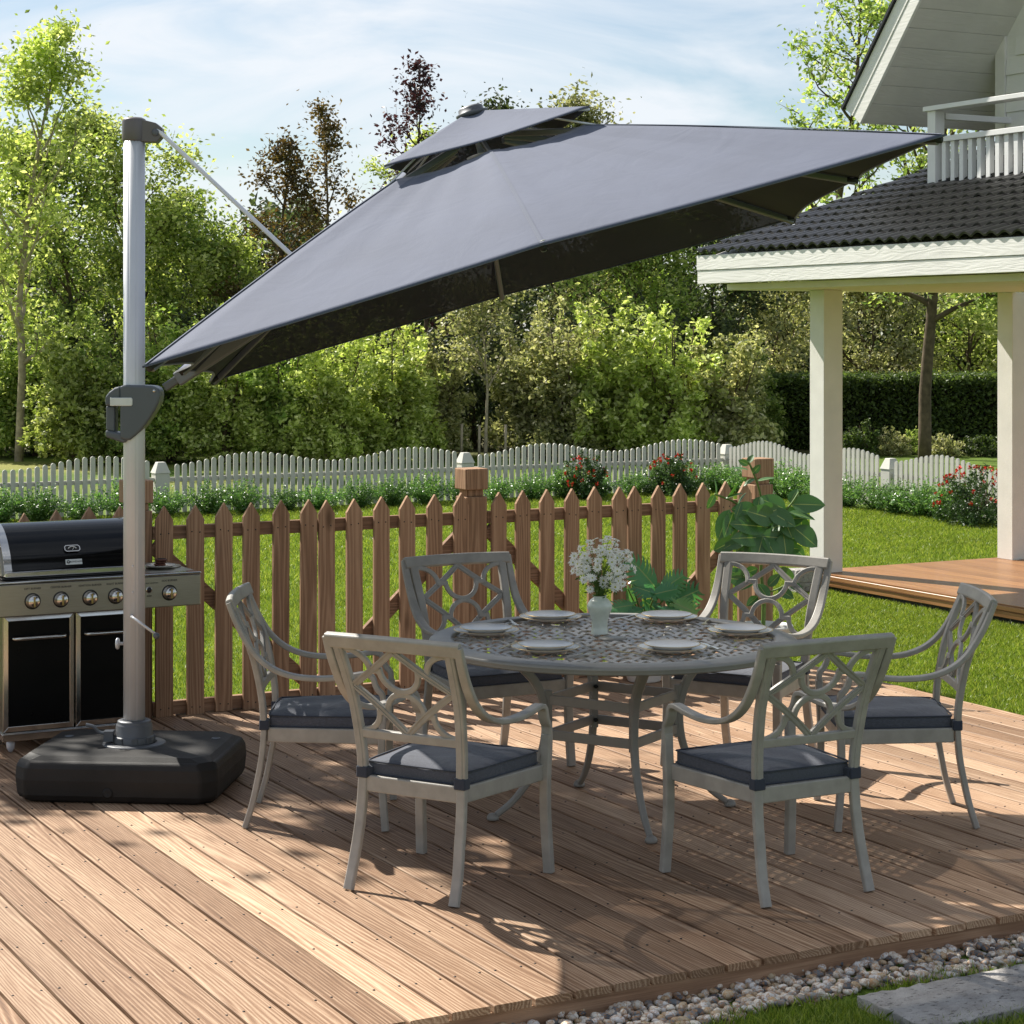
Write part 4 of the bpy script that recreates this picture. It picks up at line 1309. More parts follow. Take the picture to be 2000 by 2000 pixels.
# plate of patties
pp = W(GV+gx(313,GU+.13), GU+.13, .8405)
pt = thing('serving_plate', 'white plate resting on the side shelf of the grill', 'plate', pp, 0)
m = MB(); m.lathe([(0,.003),(.05,.0),(.06,.004),(.076,.010),(.078,.0125),(.058,.0075),(0,.006)], 48, cap=False); m.build('plate_body', M['china'], pt)
rng = random.Random(4)
for k, w_ in enumerate(('lowest','middle','topmost')):
    m = MB(); pr = [(0,0),(.024,0),(.029,.004),(.029,.008),(.024,.0115),(0,.0125)]
    m.lathe(pr, 22, cap=False); 
    for i, v in enumerate(m.v):
        j = 1+.06*math.sin(i*2.3+k)+rng.uniform(-.03,.03); m.v[i] = (v[0]*j, v[1]*j, v[2]+rng.uniform(-.0006,.0006))
    for q in (-.012,-.004,.004,.012): m.bar([(q,-.02,.0128),(q,.02,.0128)], .002,.0016,(0,0,1),1)
    o = m.build('meat_patty', [M['patty'],M['black']], None); o.location = (pp.x+.004*k-.002, pp.y, pp.z+.0065+k*.0118); o.rotation_euler = (0,0,k*.7)
    tag(o, 'grilled round meat patty, %s of the small stack on the serving plate' % w_, 'patty', 'grilled patties stacked on the plate')
# ---------------------------------------------------------------- house with porch (local x = v-10.15, y = u-13.49, z above the lawn)
HV0, HU0 = 10.15, 13.49
hs = thing('house', 'white boarded house with raised wooden porch, dark tiled roof and balcony', 'house', W(HV0,HU0,GZ), ANG)
def hz(z): return z-GZ
def hv(v): return v-HV0
def hu(u): return u-HU0
# porch floor: planks along u
m = MB(); n = 0; x = -.005
while x < 4.6:
    m.box(x, x+.1394, -6.2, .235, hz(.028), hz(.06)); x += .140
m.build('porch_floor', M['patio_wood'], hs)
m = MB()
m.box(-.012,4.6, -6.2,.242, hz(-.03), hz(.0265)); m.box(-.026,-.013, -6.21,.252, hz(-.035), hz(.012)); m.box(-.036,-.0265,-6.21,.25, hz(.018), hz(.052))
m.build('porch_fascia', M['patio_wood'], hs, bevel=.003, seg=1)
def stone():
    t = NT('dark_stone_blocks'); co = t.coord('Object', rot=(0,0,0))
    mpn = t.n('ShaderNodeTexCoord'); sp = t.n('ShaderNodeSeparateXYZ'); t.l(mpn.outputs['Object'], sp.inputs[0])
    cb = t.n('ShaderNodeCombineXYZ'); t.l(t.math('ADD', sp.outputs[1], sp.outputs[0]), cb.inputs[0]); t.l(sp.outputs[2], cb.inputs[1])
    br = t.n('ShaderNodeTexBrick'); t.l(cb.outputs[0], br.inputs['Vector'])
    br.inputs['Scale'].default_value = 1.0; br.inputs['Brick Width'].default_value = .33; br.inputs['Row Height'].default_value = .10
    br.inputs['Mortar Size'].default_value = .008; br.inputs['Color1'].default_value = (.03,.03,.032,1); br.inputs['Color2'].default_value = (.065,.06,.055,1); br.inputs['Mortar'].default_value = (.18,.17,.15,1)
    nn = t.noise(co, 40, 5, .7)
    c = t.mix(1.0, br.outputs['Color'], t_rgb(t, t.math('MULTIPLY_ADD', nn, 1.2, .4)), 'MULTIPLY')
    t.bsdf(c, .85, 0, t.bump(nn, .7, .01), .3); return t.m
M['stone'] = stone()
m = MB(); m.box(.03,4.5,-6.1,.20,-.05,hz(-.0355)); m.build('stone_plinth', M['stone'], hs)
# pillars
for x in (0, 2.01):
    m = MB(); m.box(x,x+.19,0,.19,hz(.0605),hz(2.37)); m.build('porch_pillar', M['white_post'], hs, bevel=.003)
# eave
ev, eu = 9.35, 14.14
m = MB()
m.box(hv(9.60), hv(12.2), -6.5, hu(14.08), hz(2.372), hz(2.425))
m.build('porch_ceiling', M['white_post'], hs, bevel=.004)
m = MB()
m.box(hv(ev), hv(ev)+.035, -6.5, hu(eu), hz(2.422), hz(2.530)); m.box(hv(ev)-.006, hv(ev)+.035, -6.5, hu(eu)+.004, hz(2.533), hz(2.655))
m.build('eave_board', M['white_paint'], hs, bevel=.003)
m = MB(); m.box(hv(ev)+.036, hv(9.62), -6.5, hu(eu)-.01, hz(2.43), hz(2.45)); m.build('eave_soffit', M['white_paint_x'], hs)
sl_t = .317
# gable end wedge of the porch roof
m = MB(); m.prism([(hv(ev)+.036,hz(2.46)),(hv(12.2),hz(2.46)),(hv(12.2),hz(2.62+sl_t*2.85)),(hv(ev)+.036,hz(2.625))], 'y', -6.5, hu(eu)-.02)
m.build('porch_roof_body', M['white_post'], hs)
# tiles
TP, TC = .132, .232
ny = int((eu+.03-7.0)/TP); nxc = 14
Vt = []; Ft = []
SUB = 8
yy = np.linspace(0, ny*TP, ny*SUB+1)
wave = lambda y: .020*np.where((y/TP) % 1 < .72, np.sin(PI*((y/TP) % 1)/.72), -.35*np.sin(PI*(((y/TP) % 1)-.72)/.28))
rngt = np.random.default_rng(2)
for c_ in range(nxc):
    v0_ = ev-.025+c_*TC; v1_ = v0_+TC+.045
    z0_ = 2.672+sl_t*(v0_-ev)+.026; z1_ = 2.672+sl_t*(v1_-ev)+.004
    jit = np.repeat(rngt.normal(0,.0018,ny+1),SUB)[:len(yy)]
    base_i = len(Vt)
    # three rows: underside of the nose, nose, back
    for (vv, zz, th) in ((v0_+.004, z0_, -.016), (v0_, z0_, 0), (v1_, z1_, 0)):
        for y, w_, j in zip(yy, wave(yy), jit):
            Vt.append((hv(vv), hu(eu+.03)-y, hz(zz+w_+th+j)))
    K = len(yy)
    for r_ in range(2):
        for i in range(K-1):
            a = base_i+r_*K+i; Ft.append((a, a+1, a+K+1, a+K))
big_mesh('roof_tiles', np.array(Vt), np.array(Ft), M['tile'], hs, smooth=False)
# balcony railing
bv, bu = 11.2, 13.40
zr = 3.20
pch = .108
def rail_box(name, x0,x1,y0,y1,z0,z1, m_=None, bev=.003):
    m = MB(); m.box(hv(x0),hv(x1),hu(y0),hu(y1),hz(z0),hz(z1)); return m.build(name, m_ or M['rail_white'], hs, bevel=bev)
rail_box('railing_post', bv-.05,bv+.05,bu-.10,bu,zr-.06,3.865)
rail_box('railing_post', bv-.05,bv+.05,bu-3.3,bu-3.2,zr-.06,3.865)
rail_box('handrail', bv-.075,bv+.075,bu-3.4,bu+.03,3.866,3.905)
rail_box('handrail', bv-.045,bv+.045,bu-3.2,bu-.101,3.60,3.645)
rail_box('base_board', bv-.03,bv+.06,bu-3.3,bu-.10,zr-.03,zr+.045)
rail_box('fascia_board', bv-.045,bv-.031,bu-3.5,bu+.02,zr-.09,zr+.02)
k = 0; y = bu-.10-.075
while y > bu-3.15:
    rail_box('baluster', bv-.024,bv+.024,y-.024,y+.024,zr+.046,3.599,bev=.002); y -= pch
rail_box('side_rail', bv+.076,12.0,bu-.08,bu-.02,3.60,3.64)
rail_box('side_rail', bv+.076,12.0,bu-.085,bu-.015,3.80,3.85)
rail_box('side_rail', bv+.076,12.0,bu-.08,bu-.02,zr+.28,zr+.32)
# upper wall and gable
wv = 12.0; wu = 13.49
slp = 1.2
ridge_u = 10.4
zt = 4.43
m = MB(); top = [(hu(wu),hz(2.9)),(hu(ridge_u-3.1),hz(2.9)),(hu(ridge_u-3.1),hz(zt)),(hu(ridge_u),hz(zt+slp*(wu-ridge_u))),(hu(wu),hz(zt))]
m.prism(top, 'x', hv(wv), hv(wv)+.12)
m.build('gable_wall', M['white_paint'], hs)
m = MB()
z = 2.95
while z < zt+slp*(wu-ridge_u)-.2:
    ua = wu-.115 if z+.16 < zt else wu-.115-(z+.16-zt)/slp-.03
    if ua-.2 < ridge_u: break
    ub = ridge_u
    m.add([(hv(wv)-.020,hu(ub),hz(z)),(hv(wv)-.020,hu(ua),hz(z)),(hv(wv)-.004,hu(ua),hz(z+.155)),(hv(wv)-.004,hu(ub),hz(z+.155)),
           (hv(wv)-.001,hu(ub),hz(z)),(hv(wv)-.001,hu(ua),hz(z)),(hv(wv)-.001,hu(ua),hz(z+.155)),(hv(wv)-.001,hu(ub),hz(z+.155))],
          [(0,1,2,3),(4,7,6,5),(0,4,5,1),(1,5,6,2),(2,6,7,3),(3,7,4,0)])
    z += .158
m.build('clapboards', M['white_paint'], hs)
m = MB(); m.prism([(hu(wu)-.11,hz(2.9)),(hu(wu)+.012,hz(2.9)),(hu(wu)+.012,hz(zt)),(hu(wu)-.11,hz(zt+.11*slp))], 'x', hv(wv)-.026, hv(wv)-.0005)
m.build('corner_board', M['white_post'], hs, bevel=.003)
m = MB(); m.box(hv(wv)+.121, hv(wv)+3, hu(wu)-.12, hu(wu), hz(2.9), hz(zt)); m.build('side_wall', M['white_paint'], hs)
# sloped soffit with plank joints, running along v; barge board on its front edge
u0_, z0_ = 13.985, 3.82
nrm = Vector((0, slp, 1)).normalized()   # roof plane normal (towards +u and up)
dn = Vector((0,-1,slp)).normalized()     # up the slope
org = Vector((hv(10.93), hu(u0_), hz(z0_)))
m = MB(); s = 0.0
while s < 5.4:
    a = org+dn*s; b = org+dn*(s+.186)
    for (q0, q1) in ((a,b),):
        vs = []
        for x in (org.x, hv(14.5)):
            for q in (q0, q1):
                for h in (0, .018): vs.append(Vector((x,q.y,q.z))+nrm*h)
        m.add(vs, [(0,2,3,1),(4,5,7,6),(0,1,5,4),(2,6,7,3),(0,4,6,2),(1,3,7,5)])
    s += .190
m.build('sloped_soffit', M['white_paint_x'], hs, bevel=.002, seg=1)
m = MB()
def slab_along(mb, x0, x1, s0, s1, h0, h1):
    vs = []
    for x in (x0, x1):
        for s_ in (s0, s1):
            for h in (h0, h1): vs.append(Vector((x, org.y, org.z))+dn*s_+nrm*h)
    mb.add(vs, [(0,2,3,1),(4,5,7,6),(0,1,5,4),(2,6,7,3),(0,4,6,2),(1,3,7,5)])
slab_along(m, hv(10.90), hv(10.927), -.012, 5.4, -.012, .105)
slab_along(m, hv(10.895), hv(10.927), -.016, 5.4, .108, .235)
m.build('barge_board', M['white_paint'], hs, bevel=.003)
m = MB(); slab_along(m, hv(10.93), hv(14.5), -.014, -.001, .0, .235); m.build('eave_fascia', M['white_paint_x'], hs)
m = MB(); slab_along(m, hv(10.93), hv(14.5), 0, 5.4, .02, .23); m.build('upper_roof_body', M['white_post'], hs)
m = MB(); s = -.03
while s < 5.3:
    slab_along(m, hv(10.87), hv(14.5), s, s+.25, .237, .262); s += .252
m.build('upper_roof_tiles', M['tile'], hs)
# rough white stone pier beside the porch
bp = thing('stone_pier', 'small rough white stone block on the lawn at the left end of the porch', 'stone block', at(1556,1143,16.6), ANG)
bp.location.z = GZ
m = MB(); rng = random.Random(9)
for k in range(2):
    rough_box(m, -.09,.09,-.12,.05, -.01+k*.105, .095+k*.105, 6, 5, .006, rng)
m.build('stone', M['slab'], bp, bevel=.006)
# ---------------------------------------------------------------- foliage tools
def leaf_cloud(C, size, rng, aspect=.5, up=.35, jitter=.35, fold=.25):
    """C (n,3) leaf centres -> rhombus leaves with random orientation; returns V, F"""
    n = len(C)
    d = rng.normal(0,1,(n,3)); d[:,2] *= .7; d[:,2] -= .15; d /= np.linalg.norm(d,axis=1)[:,None]
    nn = rng.normal(0,1,(n,3)); nn[:,2] += up*2.2
    s = np.cross(d, nn); s /= np.linalg.norm(s,axis=1)[:,None]+1e-9
    nrm = np.cross(s, d)
    L = size*rng.uniform(1-jitter,1+jitter,n)[:,None]; w = L*aspect*.5
    a = C-d*L*.5; b = C+s*w+d*L*.04+nrm*w*fold; c = C+d*L*.5; e = C-s*w+d*L*.04+nrm*w*fold
    V = np.stack([a,b,c,e],1).reshape(-1,3)
    F = (np.arange(n)*4)[:,None]+np.array([0,1,2,3])[None]
    return V, F

def skeleton(seed, H, trunk_h, spread, nlimb=9, sub=5, lean=.03, up=.55, r0=.06, wig=.06, tips_per=5, leader=True):
    """trunk with limbs and twigs: returns list of (path, radii) and an array of twig nodes for leaf clusters"""
    rg = random.Random(seed); paths = []; nodes = []
    def wander(p, d, L, n, w, upb=0.0):
        pts = [p.copy()]; d = d.normalized()
        for i in range(n):
            d = (d+Vector((rg.gauss(0,w),rg.gauss(0,w),rg.gauss(0,w)+upb))).normalized()
            pts.append(pts[-1]+d*(L/n))
        return pts
    tr = wander(Vector((0,0,-.1)), Vector((rg.gauss(0,lean),rg.gauss(0,lean),1)), H*.97, 14, wig, .03)
    paths.append((tr, [max(.006, r0*(1-.93*(i/14))**.9) for i in range(15)]))
    for k in range(nlimb):
        f = (trunk_h/H)+(1-trunk_h/H)*((k+rg.random()*.7)/nlimb)
        f = min(.97, f); i = f*14; j = int(i); p = tr[j].lerp(tr[min(14,j+1)], i-j)
        a = k*2.4+rg.uniform(-.5,.5)
        env = math.sin(PI*min(1,max(.12,((f-trunk_h/H)/(1-trunk_h/H))*.85+.18)))
        L = spread*env*rg.uniform(.75,1.2)+.15
        d = Vector((math.cos(a),math.sin(a),up+rg.uniform(-.15,.35)+f*.4))
        lm = wander(p, d, L, 7, .14, .05); rb = r0*(1-f)*.55+.012
        paths.append((lm, [max(.004, rb*(1-.85*q/7)) for q in range(8)]))
        for q in range(sub):
            g = rg.uniform(.25,1.0); ii = g*7; jj = int(min(6,ii)); p2 = lm[jj].lerp(lm[jj+1], ii-jj)
            d2 = (lm[jj+1]-lm[jj]).normalized()+Vector((rg.gauss(0,.7),rg.gauss(0,.7),rg.gauss(.15,.5)))
            L2 = L*rg.uniform(.25,.5)+.12
            tw = wander(p2, d2, L2, 4, .2, .04); paths.append((tw, [max(.003, rb*.35*(1-.8*r_/4)) for r_ in range(5)]))
            for z in range(tips_per):
                h = rg.uniform(.3,1.0)*4; jz = int(min(3,h)); nodes.append(tw[jz].lerp(tw[jz+1], h-jz))
        nodes.append(lm[-1]); nodes.append(lm[-2])
    if leader: nodes += [tr[-1], tr[-2], tr[-3].lerp(tr[-2],.5)]
    return paths, np.array([n_[:] for n_ in nodes])

def tree_thing(name, label, cat, seed, H, trunk_h, spread, leafm, barkm, nleaf, lsize, clus=.22, loc=(0,0,0), group=None, flat=1.0, extra_pts=None, aspect=.55, **kw):
    t = thing(name, label, cat, loc, 0, group)
    paths, nodes = skeleton(seed, H, trunk_h, spread, **kw)
    m = MB()
    for pts, rs in paths:
        m.tube(pts, rs, 7 if rs[0] > .02 else 4)
    m.build('trunk', barkm, t, recalc=False)
    rg = np.random.default_rng(seed)
    w = rg.gamma(1.2, 1, len(nodes)); w /= w.sum()
    idx = rg.choice(len(nodes), nleaf, p=w)
    C = nodes[idx]+rg.normal(0,1,(nleaf,3))*np.array([clus,clus,clus*.8*flat])*rg.uniform(.3,1.3,(nleaf,1))
    C = C[C[:,2] > .05]
    V, F = leaf_cloud(C, lsize, rg, aspect)
    big_mesh('crown', V, F, leafm, t)
    return t

M['leaf_yel'] = leafmat('yellow_green_leaves', [(.16,.22,.045),(.33,.41,.09),(.50,.56,.18),(.70,.72,.36)], .45, .5)
M['leaf_grn'] = leafmat('green_leaves', [(0.098,0.162,0.037),(0.223,0.324,0.068),(0.392,0.488,0.131),(0.643,0.676,0.286)], .45, .5)
M['leaf_olv'] = leafmat('olive_leaves', [(0.115,0.138,0.054),(0.257,0.273,0.115),(0.450,0.448,0.223),(0.643,0.598,0.394)], .5, .48)
M['leaf_brn'] = leafmat('brown_olive_leaves', [(0.056,0.048,0.016),(0.104,0.080,0.032),(0.136,0.112,0.040),(0.192,0.176,0.072)], .55, .4, tcol=(1.3,1.0,.6))
M['leaf_pur'] = leafmat('purple_leaves', [(0.028,0.014,0.018),(0.048,0.024,0.028),(0.072,0.040,0.040)], .5, .3, tcol=(1.4,.7,.7))
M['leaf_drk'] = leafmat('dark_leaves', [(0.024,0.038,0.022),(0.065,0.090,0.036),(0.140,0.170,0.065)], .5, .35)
M['leaf_hdg'] = leafmat('hedge_leaves', [(0.039,0.064,0.021),(0.078,0.120,0.030),(0.147,0.203,0.042)], .5, .4)
M['leaf_box'] = leafmat('boxwood_leaves', [(0.048,0.120,0.022),(0.088,0.208,0.040),(0.152,0.288,0.072),(0.24,0.36,0.13)], .3, .4, .5, mottle=.8)
M['leaf_blade'] = leafmat('grass_blades', [(0.087,0.146,0.015),(0.161,0.238,0.026),(0.248,0.324,0.043),(0.385,0.410,0.097)], .45, .45, .4, objvar=0, mottle=.6)
M['redf'] = simple('red_flower', (.62,.04,.02), .6, 0, .3, .3, 30)

def at0(px, D, z=GZ): return Vector(((px-1000)/4000*D, D, z))

# ---------------------------------------------------------------- trees beyond the white fence
G = 'trees beyond the white fence'
tree_thing('tree','tall slender yellow green tree with pale bare lower trunk at the far left edge','tree', 1, 7.4,1.6,1.35, M['leaf_yel'],M['bark_pale'], 9000,.10,.20, at0(36,33.6), G, nlimb=22, sub=5, r0=.075, up=.9)
tree_thing('tree','bushy green tree between the pale trunked tree and the parasol mast','tree', 2, 6.0,.6,1.5, M['leaf_grn'],M['bark'], 15000,.10,.26, at0(165,37), G, nlimb=20, sub=6, up=.8)
tree_thing('tree','tall yellow green tree with thin bare leader right behind the parasol mast','tree', 3, 6.6,.6,1.5, M['leaf_yel'],M['bark'], 17000,.10,.27, at0(285,37.5), G, nlimb=22, sub=6, up=.75)
tree_thing('tree','rounded green tree just right of the mast behind the white strut','tree', 4, 5.0,.4,1.3, M['leaf_grn'],M['bark'], 12000,.10,.26, at0(392,38), G, nlimb=18, sub=6)
tree_thing('tree','low pale green tree between the rounded tree and the brown leaved tree','tree', 5, 3.9,.3,1.2, M['leaf_yel'],M['bark'], 9000,.09,.25, at0(480,39), G, nlimb=16, sub=5)
tree_thing('tree','sparse brown leaved tree showing above the left slope of the canopy','tree', 6, 5.9,1.0,1.05, M['leaf_brn'],M['bark'], 5200,.09,.17, at0(562,38), G, nlimb=16, sub=5, up=.9)
tree_thing('tree','narrow brownish tree next to the parasol canopy, with a thin straight trunk','tree', 7, 6.5,1.2,.75, M['leaf_brn'],M['bark'], 3200,.085,.14, at0(645,37.5), G, nlimb=16, sub=4, up=1.0)
tree_thing('tree','narrow tree with yellow topmost leaves against the sky','tree', 8, 6.4,1.2,.75, M['leaf_yel'],M['bark'], 3400,.09,.15, at0(715,38.5), G, nlimb=16, sub=4, up=1.0)
tree_thing('tree','sparse dark purple tree rising above the vent of the canopy','tree', 9, 7.5,1.5,1.2, M['leaf_pur'],M['bark'], 2900,.095,.15, at0(830,38.5), G, nlimb=20, sub=5, up=.95)
tree_thing('tree','dark green tree whose top shows just above the parasol finial','tree', 10, 6.9,1.0,1.5, M['leaf_drk'],M['bark'], 9000,.10,.25, at0(985,40), G, nlimb=20, sub=6)
tree_thing('tree','green tree behind the middle of the canopy, its tip above the vent corner','tree', 11, 6.9,1.0,1.4, M['leaf_olv'],M['bark'], 12000,.10,.25, at0(1130,40), G, nlimb=20, sub=6, up=.8)
tree_thing('tree','broad green tree below the right half of the canopy edge','tree', 12, 4.6,.5,1.7, M['leaf_grn'],M['bark'], 17000,.10,.28, at0(1255,39.5), G, nlimb=20, sub=6)
tree_thing('tree','dark green tree left of the porch roof corner','tree', 13, 4.9,.5,1.4, M['leaf_drk'],M['bark'], 13000,.10,.27, at0(1390,41), G, nlimb=18, sub=6)
tree_thing('tree','open crowned tree with sparse leafy branches between canopy and house gable','tree', 14, 9.2,3.0,1.35, M['leaf_grn'],M['bark'], 5200,.10,.14, at0(1612,36), G, nlimb=24, sub=4, up=.7, r0=.10)
tree_thing('tree','tree with stout dark trunk standing before the clipped hedge between the porch pillars','tree', 15, 8.6,2.3,2.0, M['leaf_grn'],M['bark'], 9500,.10,.20, at0(1806,33.3), G, nlimb=22, sub=6, up=.45, r0=.115, wig=.022)
tree_thing('tree','pale olive tree behind the hedge, seen left of the nearest porch pillar','tree', 16, 4.0,.4,1.3, M['leaf_olv'],M['bark'], 11000,.10,.26, at0(1500,42), G, nlimb=16, sub=6)
tree_thing('tree','pale olive tree behind the hedge, seen between the two porch pillars','tree', 17, 3.9,.4,1.5, M['leaf_olv'],M['bark'], 12000,.10,.27, at0(1700,43), G, nlimb=16, sub=6)
tree_thing('tree','yellowish tree behind the hedge beside the right porch pillar','tree', 18, 3.4,.3,1.4, M['leaf_yel'],M['bark'], 9000,.10,.26, at0(1890,43), G, nlimb=16, sub=6)
sapling = tree_thing('sapling','slim young tree with thin pale trunk tied between wooden stakes','tree', 19, 3.0,1.3,.7, M['leaf_olv'],M['bark_pale'], 2600,.085,.16, at0(951,33.5), None, nlimb=12, sub=4, r0=.035)
for k, (dx, h) in enumerate(((-.42,.62),(-.13,.60),(.30,.62))):
    s_ = at0(951,33.5)+Vector((dx,-.1*k,0)); m = MB(); m.tube([(0,0,-.05),(.01,0,h)], .022, 8)
    o = m.build('stake', M['bark_pale']); o.location = s_
    tag(o, 'short wooden stake beside the young tree, '+('the one farthest left','the one closest to its trunk','the one on its right')[k], 'stake', 'stakes round the young tree')

# ---------------------------------------------------------------- shrubs in front of the trees
def shrub_mesh(seed, H, Rr, nleaf, ls, leafm, name='crown', shape=1.0, hollow=.15, lobes=16):
    rg = np.random.default_rng(seed)
    C = []
    ns = lobes*4
    for k in range(ns):
        a = rg.uniform(0,2*PI); el = math.asin(max(.0, rg.uniform(-.22,1))); ext = rg.uniform(.62,1.12)
        rr = Rr*ext*math.cos(el)**.7; hh = H*ext*(.10+.90*math.sin(el))*rg.uniform(.86,1.08)
        tip = np.array([rr*math.cos(a), rr*math.sin(a), hh]); base = np.array([rr*.35*math.cos(a), rr*.35*math.sin(a), hh*.25])
        nl = int(nleaf/ns*rg.uniform(.5,1.5)); s = rg.uniform(0,1,nl)**.62
        bend = np.array([0,0,.14*H])[None]*np.sin(PI*s)[:,None]
        c = base[None]*(1-s)[:,None]+tip[None]*s[:,None]+bend
        c += rg.normal(0,1,(nl,3))*(.035+.085*(1-s)+.03*np.sin(PI*s))[:,None]*Rr
        C.append(c)
    C = np.concatenate(C); C[:,2] = np.abs(C[:,2])
    return leaf_cloud(C, ls, rg, .55)
def shrub(name, label, seed, H, Rr, nleaf, ls, leafm, loc, group=None, cat='shrub', flowers=0, **kw):
    t = thing(name, label, cat, loc, 0, group)
    V, F = shrub_mesh(seed, H, Rr, nleaf, ls*random.Random(seed).uniform(.8,1.2) if name == 'shrub' else ls, leafm, **kw)
    big_mesh('foliage', V, F, leafm, t)
    rg = random.Random(seed); m = MB()
    for k in range(9):
        a = rg.uniform(0,2*PI); e = Rr*rg.uniform(.3,.75)
        m.tube(smooth_path([(0.03*math.cos(a),.03*math.sin(a),-.03),(e*.5*math.cos(a),e*.5*math.sin(a),H*.4),(e*math.cos(a),e*math.sin(a),H*rg.uniform(.6,.85))],3), [.012*H]*3+[.008*H]*2+[.004*H]*2, 5)
    m.build('branches', M['bark'], t, recalc=False)
    if flowers:
        nr2 = np.random.default_rng(seed+5); fl = MB()
        for k in range(flowers):
            a = nr2.uniform(0,2*PI); ph = nr2.uniform(.05,1.25); r_ = Rr*1.0
            c_ = Vector((r_*math.cos(a)*math.cos(ph), r_*math.sin(a)*math.cos(ph), H*.30+H*.72*math.sin(ph)))
            for q in range(9):
                o = Vector(nr2.normal(0,1,3)).normalized()*nr2.uniform(.006,.022)
                dd = o.normalized(); sd = dd.cross(Vector((.3,.5,.8))).normalized()*.013
                fl.add([c_+o-sd, c_+o+dd*.014-sd*.2+Vector((0,0,.008)), c_+o+sd, c_+o-dd*.006], [(0,1,2,3)])
        fl.build('blossoms', M['redf'], t, recalc=False)
    return t
lm = [M['leaf_yel'],M['leaf_grn'],M['leaf_olv'],M['leaf_yel']]
sh = [(-20,35.5,2.5,1.1,1,'dark leaved shrub at the far left edge behind the white fence'),
      (70,36,2.6,1.1,1,'green shrub behind the white fence, right of the pale trunk'),
      (150,34.8,2.3,.95,0,'yellow green shrub behind the white fence, above the grill'),
      (235,35,2.5,.95,1,'green shrub behind the white fence, directly behind the parasol mast'),
      (335,35.5,2.75,1.1,1,'glossy green shrub behind the white fence, just right of the parasol grip'),
      (440,35,2.6,1.1,0,'big yellow green shrub under the lower left corner of the canopy'),
      (550,35.3,2.5,1.05,1,'mid green shrub behind the white fence under the canopy edge'),
      (655,34.8,2.5,1.0,0,'yellowish shrub behind the white fence, above the back left chair'),
      (765,35.4,2.5,1.0,0,'pale yellow green shrub left of the dark gap beside the staked tree'),
      (850,36.4,2.3,.8,2,'olive shrub in shade, immediately left of the staked young tree'),
      (1035,35.8,2.45,.9,2,'olive shrub immediately right of the staked young tree'),
      (1115,35.2,2.6,1.0,2,'dusty olive shrub above the vase'),
      (1210,35,2.65,1.1,0,'bright yellow shrub in the middle of the shrub bank'),
      (1315,35,2.6,1.1,0,'large bright yellow green shrub right of the middle of the bank'),
      (1415,35.3,2.25,1.0,2,'greyish olive shrub at the right end of the bank before the hedge'),
      (1460,37.5,1.9,.8,1,'low dark green shrub at the start of the clipped hedge')]
for i, (px, D, H, Rr, mi, lab) in enumerate(sh):
    shrub('shrub', lab, 40+i, H, Rr*.88, 12500, .09, lm[mi], at0(px,D+(-.9 if px < 100 else -2.1 if px < 900 else -1.0)), 'shrubs behind the white fence', lobes=30)
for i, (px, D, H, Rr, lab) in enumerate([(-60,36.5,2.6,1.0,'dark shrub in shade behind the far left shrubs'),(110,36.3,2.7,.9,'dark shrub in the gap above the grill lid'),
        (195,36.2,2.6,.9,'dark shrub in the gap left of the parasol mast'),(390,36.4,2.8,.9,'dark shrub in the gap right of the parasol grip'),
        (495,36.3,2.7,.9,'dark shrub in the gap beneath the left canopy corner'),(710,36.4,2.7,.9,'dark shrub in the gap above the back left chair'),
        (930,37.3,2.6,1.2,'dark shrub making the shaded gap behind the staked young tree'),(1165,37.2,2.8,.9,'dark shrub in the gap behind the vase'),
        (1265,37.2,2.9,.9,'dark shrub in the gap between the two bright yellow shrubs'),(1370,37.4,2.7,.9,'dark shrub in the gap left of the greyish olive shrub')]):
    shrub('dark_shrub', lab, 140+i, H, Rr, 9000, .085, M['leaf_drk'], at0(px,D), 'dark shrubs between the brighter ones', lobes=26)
# clipped hedge and small plants in front of it
hg = thing('clipped_hedge','long clipped dark hedge with sunlit top beyond the white fence','hedge', at0(1700,37.5), R(3))
rg = np.random.default_rng(77); n = 42000
C = np.stack([rg.uniform(-2.4,4.4,n), rg.uniform(-.45,.45,n), rg.uniform(0,1.28,n)],1)
fc = rg.integers(0,3,n); C[fc==0,1] = -.45+rg.normal(0,.035,(fc==0).sum()); C[fc==1,2] = 1.28+rg.normal(0,.045,(fc==1).sum())
V, F = leaf_cloud(C, .075, rg, .55); big_mesh('foliage', V, F, M['leaf_hdg'], hg)
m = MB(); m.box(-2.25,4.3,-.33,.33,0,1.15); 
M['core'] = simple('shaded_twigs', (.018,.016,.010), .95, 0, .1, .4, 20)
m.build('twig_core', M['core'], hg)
for i, (px, D, H, Rr, k, lab) in enumerate([(1658,34.8,.60,.28,'leaf_hdg','small upright green bush before the hedge, next to the nearest pillar'),
        (1692,34.9,.66,.26,'leaf_hdg','small conical green bush before the hedge'),
        (1740,35.2,.50,.34,'leaf_olv','low olive bush before the hedge, left of the stout trunk'),
        (1850,34.8,.42,.38,'leaf_olv','low greyish bush before the hedge, right of the stout trunk'),
        (1920,34.9,.45,.38,'leaf_hdg','low green bush before the hedge beside the right pillar'),
        (1790,35.6,.45,.30,'leaf_grn','low dark bush at the foot of the stout trunk')]):
    shrub('small_bush', lab, 90+i, H, Rr, 2600, .05, M[k], at0(px,D), 'small bushes in front of the hedge', lobes=9)
